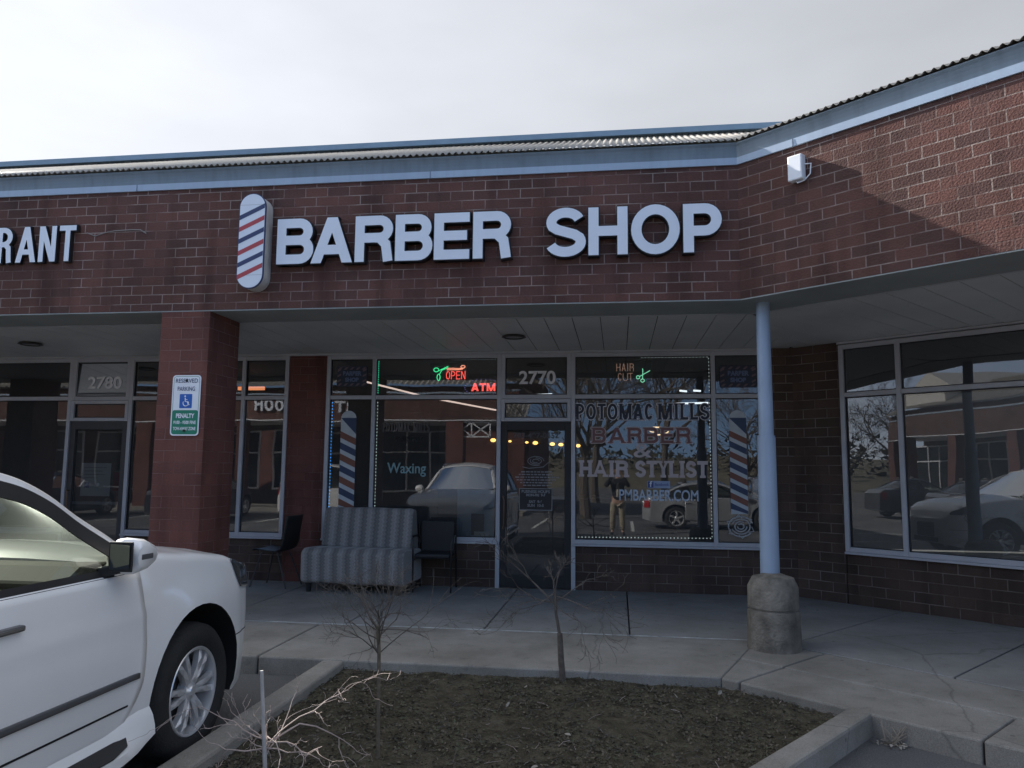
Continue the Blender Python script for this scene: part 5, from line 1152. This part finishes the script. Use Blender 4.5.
    for ys_ in S['seats']:
        for sx in (-.38, .38):
            mb = MB(); mb.box((sx - .23, ys_, zf + .1), (sx + .23, ys_ + .50, zf + .26)); V0 = len(mb.v); mb.box((sx - .22, ys_ - .10, zf + .2), (sx + .22, ys_ + .05, zf + .78)); 
            for i in range(V0, len(mb.v)):
                if mb.v[i].z > zf + .5: mb.v[i].y -= .12; mb.v[i].x = sx + (mb.v[i].x - sx) * .8
            V0 = len(mb.v); mb.box((sx - .12, ys_ - .23, zf + .82), (sx + .12, ys_ - .13, zf + 1.0)); mb.build('seat', M_leather if detail else M_inside, root, local=True, bevel=.035)
    # door mirrors
    for sx in (1, -1):
        ym, zm = S['mir']; x = side(ym, belt) - .03
        mb = MB(); vs = []; n = 9
        prof_ = [(.0, .02, .06), (.015, .03, .082), (.06, .05, .092), (.105, .06, .088), (.14, .05, .072), (.155, .03, .05)]
        for dx, fwd, h in prof_:
            for k in range(12):
                a = 2 * math.pi * k / 12; cy, cz = math.cos(a), math.sin(a); vs.append((sx * (x + .045 + dx), ym + (cy * (.13 if cy > 0 else .035)) + fwd * .3, zm + h * (abs(cz) ** .75) * (1 if cz > 0 else -1)))
        mb.add(vs, [(i * 12 + j, i * 12 + (j + 1) % 12, i * 12 + 12 + (j + 1) % 12, i * 12 + 12 + j) for i in range(5) for j in range(12)] + [tuple(range(12)), tuple(range(60, 72))]); mo = mb.build('door_mirror', mp, root, smooth=True, local=True, sharp=60)
        mb = MB(); mb.box((sx * (x + .05) if sx > 0 else sx * (x + .18), ym - .044, zm - .072), (sx * (x + .18) if sx > 0 else sx * (x + .05), ym - .034, zm + .076)); mb.build('mirror_rim', M_blackp, mo, local=True, bevel=.012)
        mb = MB(); a_ = .075; mb.add([(sx * (x + .060), ym - .046, zm - .062), (sx * (x + .170), ym - .052, zm - .056), (sx * (x + .168), ym - .054, zm + .060), (sx * (x + .060), ym - .048, zm + .066)], [(0, 1, 2, 3)]); mb.build('mirror_glass', M_mirror, mo, local=True)
        mb = MB(); mb.box((sx * x - .03, ym - .02, belt - .02), (sx * x + .03, ym + .05, belt + .04)); mb.bar((sx * (x - .01), ym, belt + .015), (sx * (x + .09), ym, zm - .06), .06, .05); mb.build('bracket', M_blackp, mo, local=True, bevel=.01)
        if detail: mb = MB(); mb.box((sx * (x + .19) - .012, ym - .0, zm - .018), (sx * (x + .19) + .012, ym + .10, zm + .012)); mb.build('indicator', M_trimg, mo, local=True, bevel=.006)
    return root, side, patch
M_lampd = mat('lamp_dark', (.05, .055, .06), .08, .2, var=.3, scale=12, coat=1.0); M_tail = mat('tail_red', (.35, .01, .01), .15, coat=1.0)
SUV = dict(yf=.93, yr=-3.80, wb=2.79, wr=.392, rim=.255, track=.815, spokes=6, zmid=.72, crease=.93, belt=1.17, tum=.40, sill=.375, zh=1.035, hand=.22,
    top=[(-3.8, 1.13), (-3.6, 1.17), (-.80, 1.17), (-.62, 1.225), (-.4, 1.235), (0, 1.195), (.35, 1.15), (.6, 1.08), (.8, .98), (.93, .80)],
    wid=[(-3.8, .76), (-3.62, .88), (-3.2, .925), (-2.0, .94), (-.6, .94), (.2, .94), (.48, .93), (.65, .90), (.78, .83), (.88, .70), (.93, .56)],
    bot=[(-3.8, .38), (-3.4, .34), (-2.8, .34), (-.4, .34), (0, .30), (.5, .27), (.93, .33)],
    crown=[(-3.8, .0), (-3.7, -.02), (-3.6, -.4), (-.80, -.4), (-.70, .03), (-.5, .06), (.2, .05), (.7, .05), (.93, .01)],
    doors=[(-1.72, -.52, 0), (-2.78, -1.745, 1)], pil=.045, fr=.075, bp=(-1.76, -2.72), rcrown=.055, roofi=(5, 10), seats=(-1.65, -2.5), mir=(-.80, 1.265), hl=(.40, .84, .90, 1.12),
    arc=[(-.56, 1.275), (-.648, 1.345), (-.835, 1.461), (-.981, 1.568), (-1.131, 1.645), (-1.278, 1.688), (-1.5, 1.73), (-1.85, 1.76), (-2.3, 1.77), (-2.9, 1.75), (-3.35, 1.70), (-3.52, 1.55), (-3.66, 1.20)])
M_pw = paint('paint_white', (.80, .795, .79)); M_silver = paint('paint_silver', (.42, .43, .44), .5); M_darkp = paint('paint_dark', (.05, .055, .07), .3)
suv, side, patch = make_vehicle('parked_suv', 'white four wheel drive parked nose to the kerb beside the planter', M_pw, SUV)
patch('side_moulding', -1.72, lambda t: -.60, lambda s_: .622, lambda s_: .655 - .006 * s_, M_trimg, .016, 20, 3, 1, th=.012)
patch('side_moulding', -1.72, lambda t: -.60, .622, .653, M_trimg, .016, 20, 3, -1, th=.012)
for sx in (1, -1):
    patch('door_step_line', -1.72, -.66, .495, .505, M_liner, .0095, 20, 1, sx, th=.002)
    patch('bumper_seam', .40, .86, .628, .634, M_liner, .001, 14, 1, sx, th=.002)
    # flared sill and running board
    mb = MB(); vs = []; yy = [-2.35 + i * (1.87 / 22) for i in range(23)]
    for y in yy:
        e = min(1, max(0, (y + .85) / .33)); e = e * e * (3 - 2 * e); xo = side(min(y, -.5), .4); q_ = min(1, max(0, (y + .62) / .17)); w = (.085 - .06 * e) * (1 - .55 * q_); lift = .05 * q_
        for dx, z in ((-.05, .42 + .06 * e), (.004, .40 + .05 * e), (.03, .355 + .05 * e), (.025 + w * .5, .325 + .03 * e + lift), (.03 + w, .315 + lift), (.035 + w, .27 + lift), (w * .8, .245 + lift), (-.08, .25 + lift)): vs.append((sx * (xo + dx), y, z))
    mb.add(vs, [(i * 8 + j, i * 8 + (j + 1) % 8, i * 8 + 8 + (j + 1) % 8, i * 8 + 8 + j) for i in range(22) for j in range(8)] + [tuple(range(8)), tuple(range(22 * 8, 23 * 8))]); o = mb.build('running_board', M_pw, suv, smooth=True, local=True, sharp=50)
    mb = MB(); mb.add([(sx * (side(-1, .4) + .030), -2.3, .3475), (sx * (side(-1, .4) + .115), -2.3, .3235), (sx * (side(-1, .4) + .112), -.88, .3235), (sx * (side(-1, .4) + .085), -.74, .334), (sx * (side(-1, .4) + .03), -.68, .3575)], [(0, 1, 2, 3, 4)]); mb.build('step_pad', M_blackp, o, local=True, thick=.008)
    g_ = lambda z: side(-1.5, 1.2) - .035 - .40 * (z - 1.2)
    mb = MB(); mb.tube([(sx * .62, -1.55, 1.745), (sx * .62, -1.65, 1.80), (sx * .62, -2.3, 1.82), (sx * .61, -3.0, 1.80), (sx * .61, -3.1, 1.75)], .016, 8); mb.build('roof_rail', M_chrome, suv, smooth=True, local=True)
mb = MB(); mb.tube([(.80, .62, .44), (.82, .58, .35), (.81, .50, .31), (.79, .44, .33)], .012, 6); mb.build('splash_guard', M_blackp, suv, local=True, smooth=True)
suv.location = (-3.43, 4.40, -.15)
SED = dict(yf=.90, yr=-3.75, wb=2.75, wr=.33, rim=.225, track=.78, spokes=5, zmid=.60, crease=.78, belt=.93, tum=.52, sill=.27, zh=.80, hand=.10,
    top=[(-3.75, .88), (-3.6, 1.0), (-3.2, 1.03), (-2.9, .95), (-.62, .93), (-.45, .97), (0, .90), (.4, .84), (.7, .74), (.9, .60)],
    wid=[(-3.75, .70), (-3.5, .84), (-2.8, .90), (-.6, .91), (.2, .90), (.5, .85), (.75, .72), (.9, .5)],
    bot=[(-3.75, .30), (-3.4, .22), (0, .20), (.9, .22)], crown=[(-3.75, 0), (-3.0, .03), (-2.9, -.3), (-.62, -.3), (-.5, .03), (.9, .02)],
    doors=[(-1.55, -.42, 0), (-2.5, -1.575, 1)], pil=.04, fr=.04, bp=(-1.57,), rcrown=.04, roofi=(3, 6), seats=(-1.5, -2.3), mir=(-.62, 1.0), hl=(.40, .82, .56, .76),
    arc=[(-.48, .965), (-.75, 1.13), (-1.0, 1.27), (-1.25, 1.355), (-1.6, 1.40), (-2.1, 1.40), (-2.55, 1.34), (-2.85, 1.22), (-3.15, 1.04)])
sed, _, _ = make_vehicle('parked_car', 'silver saloon car parked crosswise behind the photographer', M_silver, SED, detail=False)
sed.location = (4.35, -3.4, -.15); sed.rotation_euler = (0, 0, R(-90))
dk, _, _ = make_vehicle('parked_car', 'dark saloon car parked in front of the far brick building', M_darkp, SED, detail=False)
dk.location = (-13.5, -4.6, -.15); dk.rotation_euler = (0, 0, R(180))
wt = copy_tree(suv); wt.location = (-9.0, -4.9, -.15); wt.rotation_euler = (0, 0, R(180)); wt['label'] = 'white four wheel drive parked nose to the far brick building'
d2 = copy_tree(dk); d2.location = (-18.9, -4.6, -.15); d2['label'] = 'dark saloon car parked furthest along the opposite row'
s2 = copy_tree(sed); s2.location = (6.2, -9.4, -.15); s2.rotation_euler = (0, 0, R(-8)); s2['label'] = 'silver saloon car parked beside the bare trees behind the lot'

# ================================================================ photographer
def skin(name, joints, edges, m, parent, sub=2, label=None):
    me = bpy.data.meshes.new(name); me.from_pydata([Vector(j[:3]) for j in joints], edges, []); o = bpy.data.objects.new(name, me); COL.objects.link(o)
    sk = o.modifiers.new('skin', 'SKIN'); sk.use_smooth_shade = True
    for i, j in enumerate(joints): d = me.skin_vertices[0].data[i]; d.radius = (j[3], j[4] if len(j) > 4 else j[3]); d.use_root = (i == 0)
    su = o.modifiers.new('sub', 'SUBSURF'); su.levels = sub; su.render_levels = sub
    bpy.context.view_layer.update(); new = bpy.data.meshes.new_from_object(o.evaluated_get(bpy.context.evaluated_depsgraph_get())); o.modifiers.clear(); o.data = new
    new.materials.clear(); new.materials.append(m); new.polygons.foreach_set('use_smooth', [True] * len(new.polygons)); o.parent = parent
    if label: o['label'] = label
    return o
person = thing('person', 'person in dark jacket and beige trousers taking a photograph with raised arms', 'person', (-.10, -.42, -.15))
M_skin = mat('skin', (.42, .26, .19), .6, var=.05)
J = [(0, 0, .98, .13, .10), (0, -.01, 1.20, .13, .09), (0, -.01, 1.38, .15, .09), (0, 0, 1.50, .06, .055), (0, .02, 1.58, .05), (0, .03, 1.66, .085, .10), (0, .02, 1.76, .08, .095),
     (.18, 0, 1.42, .055), (.30, .16, 1.30, .045), (.12, .30, 1.60, .033), (.075, .34, 1.67, .026, .03), (-.18, 0, 1.42, .055), (-.30, .16, 1.30, .045), (-.12, .30, 1.60, .033), (-.075, .34, 1.67, .026, .03),
     (.10, 0, .90, .085), (.12, .02, .50, .058), (.13, -.02, .10, .04), (.14, .03, .045, .035, .03), (.15, .14, .03, .033, .022), (-.10, 0, .90, .085), (-.12, .02, .50, .058), (-.13, -.02, .10, .04), (-.14, .03, .045, .035, .03), (-.15, .14, .03, .033, .022)]
E_ = [(0, 1), (1, 2), (2, 3), (3, 4), (4, 5), (5, 6), (2, 7), (7, 8), (8, 9), (9, 10), (2, 11), (11, 12), (12, 13), (13, 14), (0, 15), (15, 16), (16, 17), (17, 18), (18, 19), (0, 20), (20, 21), (21, 22), (22, 23), (23, 24)]
body_ = skin('body', J, E_, M_skin, person); extra = []
for sx in (1, -1):                                            # fingers hold the phone's edges
    for k in range(4): extra.append(skin('finger', [(sx * .078, .335, 1.655 + .018 * k, .0095), (sx * .088, .385, 1.66 + .020 * k, .009), (sx * .078, .405, 1.665 + .02 * k, .008)], [(0, 1), (1, 2)], M_skin, person, 1))
    extra.append(skin('thumb', [(sx * .07, .33, 1.65, .011), (sx * .055, .345, 1.67, .010), (sx * .045, .352, 1.685, .009)], [(0, 1), (1, 2)], M_skin, person, 1))
skin('jacket', [(0, 0, .90, .165, .135), (0, -.01, 1.18, .155, .115), (0, -.01, 1.38, .175, .115), (0, 0, 1.47, .085, .08), (.19, 0, 1.42, .075), (.31, .16, 1.29, .062), (.15, .27, 1.54, .048), (-.19, 0, 1.42, .075), (-.31, .16, 1.29, .062), (-.15, .27, 1.54, .048)],
     [(0, 1), (1, 2), (2, 3), (2, 4), (4, 5), (5, 6), (2, 7), (7, 8), (8, 9)], mat('jacket_dark', (.02, .02, .024), .85), person)
skin('shirt', [(0, .055, 1.0, .06, .075), (0, .05, 1.2, .055, .08), (0, .05, 1.38, .045, .07)], [(0, 1), (1, 2)], mat('shirt_pale', (.45, .42, .36), .85), person)
skin('trousers', [(0, 0, .97, .15, .125), (.10, 0, .85, .10), (.12, .02, .50, .082), (.13, -.01, .12, .07), (-.10, 0, .85, .10), (-.12, .02, .50, .082), (-.13, -.01, .12, .07)], [(0, 1), (1, 2), (2, 3), (0, 4), (4, 5), (5, 6)], mat('trousers_beige', (.36, .31, .22), .85), person)
for sx in (1, -1): skin('shoe', [(sx * .135, -.03, .045, .05, .045), (sx * .145, .06, .04, .05, .04), (sx * .155, .16, .032, .045, .03)], [(0, 1), (1, 2)], M_blackp, person, 1)
mb = MB(); mb.sphere((0, .005, 1.755), .108, 20, 12, (.86, 1.0, 1.0)); 
for i, v in enumerate(mb.v):
    if v.y > .055 and v.z < 1.80: mb.v[i].y = .055
    if v.z < 1.69: mb.v[i].z = 1.69
mb.build('hair', mat('hair_dark', (.02, .015, .012), .8), person, smooth=True, local=True)
mb = MB()
for sx in (1, -1): mb.cm = 1; mb.sphere((sx * .032, .118, 1.715), .011, 8, 6); mb.cm = 0; mb.sphere((sx * .088, .02, 1.70), .028, 8, 6, (.35, .7, 1.1))
mb.cm = 0; mb.sphere((0, .130, 1.685), .014, 8, 6, (.8, 1, 1.5)); mb.cm = 2; mb.sphere((0, .118, 1.648), .02, 10, 6, (1.1, .4, .3))
extra.append(mb.build('face', [M_skin, mat('eye', (.05, .04, .035), .2), mat('lips', (.3, .12, .10), .5)], person, local=True, smooth=True))
bm = bmesh.new(); bm.from_mesh(body_.data)
for e_ in extra: bm.from_mesh(e_.data)
for m_ in (MATS['eye'], MATS['lips']): body_.data.materials.append(m_)
bm.to_mesh(body_.data); bm.free()
for e_ in extra: bpy.data.objects.remove(e_)
mb = MB(); mb.box((-.075, -.034, 1.535), (.075, -.026, 1.607)); ph = mb.build('phone', M_black, None, bevel=.004); tag(ph, 'black phone held up sideways in both hands', 'phone')

# ================================================================ the far side of the car park (seen mirrored in the glass)
FO = frame((-3.6, -10.5), (-1, 0))                     # runs towards -x, faces the shops
opp = thing('opposite_building', 'long sunlit brick shop row with blue cornice across the car park', 'building', (-15, -10.5, 0))
Lo = 27
mb = MB(); fbox(mb, FO, 0, Lo, WF - .28, WF, 3.35, 4.75); fbox(mb, FO, -.02, .3, -8, WF - .285, 3.2, 4.749); mb.build('fascia_wall', M_brick, opp)
mb = MB(); profile(mb, FO, -.05, Lo, [(WF + .001 + w, z - .02) for w, z in CORN]); mb.build('cornice', M_band, opp)
mb = MB(); corrugated(mb, FO, -.2, Lo, WF + .235, .6, 4.80, .51, None, .2, .03); mb.build('roof', M_roof, opp, smooth=True, fix=False)
mb = MB(); fbox(mb, FO, -.05, Lo, WF - .27, WF + .012, 3.335, 3.375); fbox(mb, FO, 0, Lo, -.1, WF - .3, 3.30, 3.33); mb.build('soffit', M_white, opp)
mb = MB(); mb.box((-30.6, -18.5, -.1), (-3.6, -18.3, 5.6)); mb.box((-3.8, -18.3, -.1), (-3.6, -10.6, 5.6)); mb.box((-30.6, -18.3, -.1), (-30.4, -10.6, 5.6)); mb.build('rear_wall', M_brickpier, opp)
mb = MB(); fbox(mb, FO, 0, Lo, -.12, 0, -.1, .6); fbox(mb, FO, 0, Lo, -.12, 0, 3.05, 3.3); mb.build('base_wall', M_brickbase, opp)
for k, u in enumerate((2.1, 6.4, 10.7, 15.0, 19.3, 23.6, 26.4)):
    mb = MB(); fbox(mb, FO, u, u + .62, WF - .62, WF - .006, -.1, 3.35); mb.build('brick_pillar', M_brickpier, opp)
for k in range(6):
    u = 2.6 + 4.3 * k; mb = MB()
    for a in (0.1, 1.4, 2.4, 3.7): fbox(mb, FO, u + a, u + a + .07, -.04, .05, .6, 3.05)
    for z in (.6, 2.15, 3.0): fbox(mb, FO, u + .1, u + 3.77, -.035, .045, z, z + .07)
    o = mb.build('shop_window', M_white, opp); mb = MB(); mb.add([FO(u + .1, .0, .62), FO(u + 3.77, 0, .62), FO(u + 3.77, 0, 3.05), FO(u + .1, 0, 3.05)], [(0, 1, 2, 3)]); mb.build('pane', mat('dark_glass', (.015, .018, .02), .08, var=0), o)
mb = MB()
for (a, b_) in (((1.05, 2.72), (1.75, 3.25)), ((1.05, 3.25), (1.75, 2.72)), ((1.02, 2.7), (2.6, 2.7)), ((1.02, 3.28), (2.6, 3.28)), ((1.05, 2.7), (1.05, 3.28)), ((1.78, 2.7), (1.78, 3.28)), ((1.8, 2.72), (2.5, 3.25)), ((1.8, 3.25), (2.5, 2.72))): mb.bar(FO(a[0], WF - .1, a[1] + .0), FO(b_[0], WF - .1, b_[1]), .05, .05)
mb.build('lattice', M_white, opp)
mb = MB(); mb.add([FO(20, WF - .1, 4.9), FO(23.4, WF - .1, 4.9), FO(23.4, WF - .1, 5.9), FO(21.7, WF - .1, 6.7), FO(20, WF - .1, 5.9), FO(20, -3, 4.9), FO(23.4, -3, 4.9), FO(23.4, -3, 5.9), FO(21.7, -3, 6.7), FO(20, -3, 5.9)], [(0, 1, 2, 3, 4), (9, 8, 7, 6, 5), (0, 5, 6, 1), (1, 6, 7, 2), (2, 7, 8, 3), (3, 8, 9, 4), (4, 9, 5, 0)]); mb.build('gable', mat('pale_stucco', (.62, .60, .56), .8), opp)
sg = thing('opposite_sign', 'white raised letters reading ART FLOOR on the far brick building', 'sign', (-11.5, -7.4, 3.8))
for ch, a in zip('ART FLOOR', range(9)):
    if ch == ' ': continue
    u = 6.35 + a * .435; mb = MB(); put_glyph(mb, FO, ch, u, 3.72, .36, .46, .09, WF + .01, WF + .08); mb.build('letter', M_face, sg, fix=False)
mb = MB(); mb.box((-31, -10.5 - .0, -.2), (-3.4, -7.0, -.02)); struct(mb.build('pavement', M_conc))
# bare trees behind the car park
def tree_kind(seed, h, r, depth=5):
    rnd = random.Random(seed); t = thing('bare_tree', 'x', 'tree'); mb = MB(); mb.tube([(0, 0, -.1), (.03, .02, h * .15), (-.04, .05, h * .30)], [r * 1.3, r, r * .85], 8); mb.build('trunk', M_bark, t, local=True, smooth=True)
    mb = MB()
    for k in range(5):
        a = 2 * math.pi * k / 5 + rnd.uniform(-.4, .4); d = Vector((math.cos(a) * .55, math.sin(a) * .55, 1)).normalized()
        grow(mb, Vector((-.04, .05, h * rnd.uniform(.22, .30))), d, h * .30, r * .55, depth - 1, rnd, .48, (3, 4), .55, 5, .13, .02, (.55, .8), .008, 3)
    mb.build('crown', M_bark, t, local=True, fix=False); return t
kinds = [tree_kind(1, 8.5, .17), tree_kind(2, 7.0, .13), tree_kind(3, 10, .2)]
spots = [(0, -1.3, -7.2, 'thick bare tree at the end of the far brick building'), (2, 2.2, -20, 'tall bare tree right of the far brick building'), (1, 6.3, -17, 'small bare tree behind the silver saloon car'), (1, 9.5, -32, 'bare tree by the far edge of the car park'), (1, -46, -12.0, 'bare tree beyond the left end of the far brick building'),
         (2, -52, -19, 'tall bare tree farthest beyond the far brick building'), (1, -43, -1.5, 'bare tree standing alone at the car park side'), (2, -1.5, -24, 'tall bare tree behind the far brick building corner'), (1, 12, -12, 'small bare tree at the lot corner'), (0, -44, -22, 'bare tree far off near the woods')]
used = set()
for k, x, y, lb in spots:
    t = kinds[k] if k not in used else copy_tree(kinds[k]); used.add(k); t.location = (x, y, -.15); t.rotation_euler = (0, 0, x * 1.7); t['label'] = lb; t['group'] = 'bare trees around the car park'
# far woods and a tan bank
rnd = random.Random(77); mb = MB()
for k in range(2600):
    a = rnd.uniform(R(150), R(395)); rr = rnd.uniform(62, 90); x, y = rr * math.cos(a), rr * math.sin(a); h = rnd.uniform(2.0, 5.0) if rnd.random() < .85 else rnd.uniform(5, 7.5); w = rnd.uniform(.6, 1.6)
    mb.cm = rnd.randrange(2)
    c = Vector((x, y, -.2)); n = 12
    for j in range(n):
        p = c + Vector((rnd.gauss(0, w), rnd.gauss(0, w), rnd.uniform(.2, 1) * h)); s_ = rnd.uniform(.12, .42)
        mb.add([p + Vector((rnd.gauss(0, s_), rnd.gauss(0, s_), rnd.gauss(0, s_))) for _ in range(3)], [(0, 1, 2)])
o = mb.build('far_woods', [mat('woods_a', (.065, .055, .042), .95), mat('woods_b', (.05, .05, .035), .95)], None, fix=False); tag(o, 'far brown winter woods around the car park', 'woods', None, 'stuff')
mb = MB(); n = 60; vs = []
for i in range(n + 1):
    a = R(150) + R(245) * i / n
    for rr, z in ((55, -.16), (66, 1.8), (80, 3.2), (100, 3.0)): vs.append((rr * math.cos(a), rr * math.sin(a), z))
mb.add(vs, [(i * 4 + j, i * 4 + j + 1, i * 4 + 5 + j, i * 4 + 4 + j) for i in range(n) for j in range(3)])
struct(mb.build('grass_bank', mat('dry_grass', (.12, .105, .07), .95, var=.3, scale=.5), None, smooth=True))
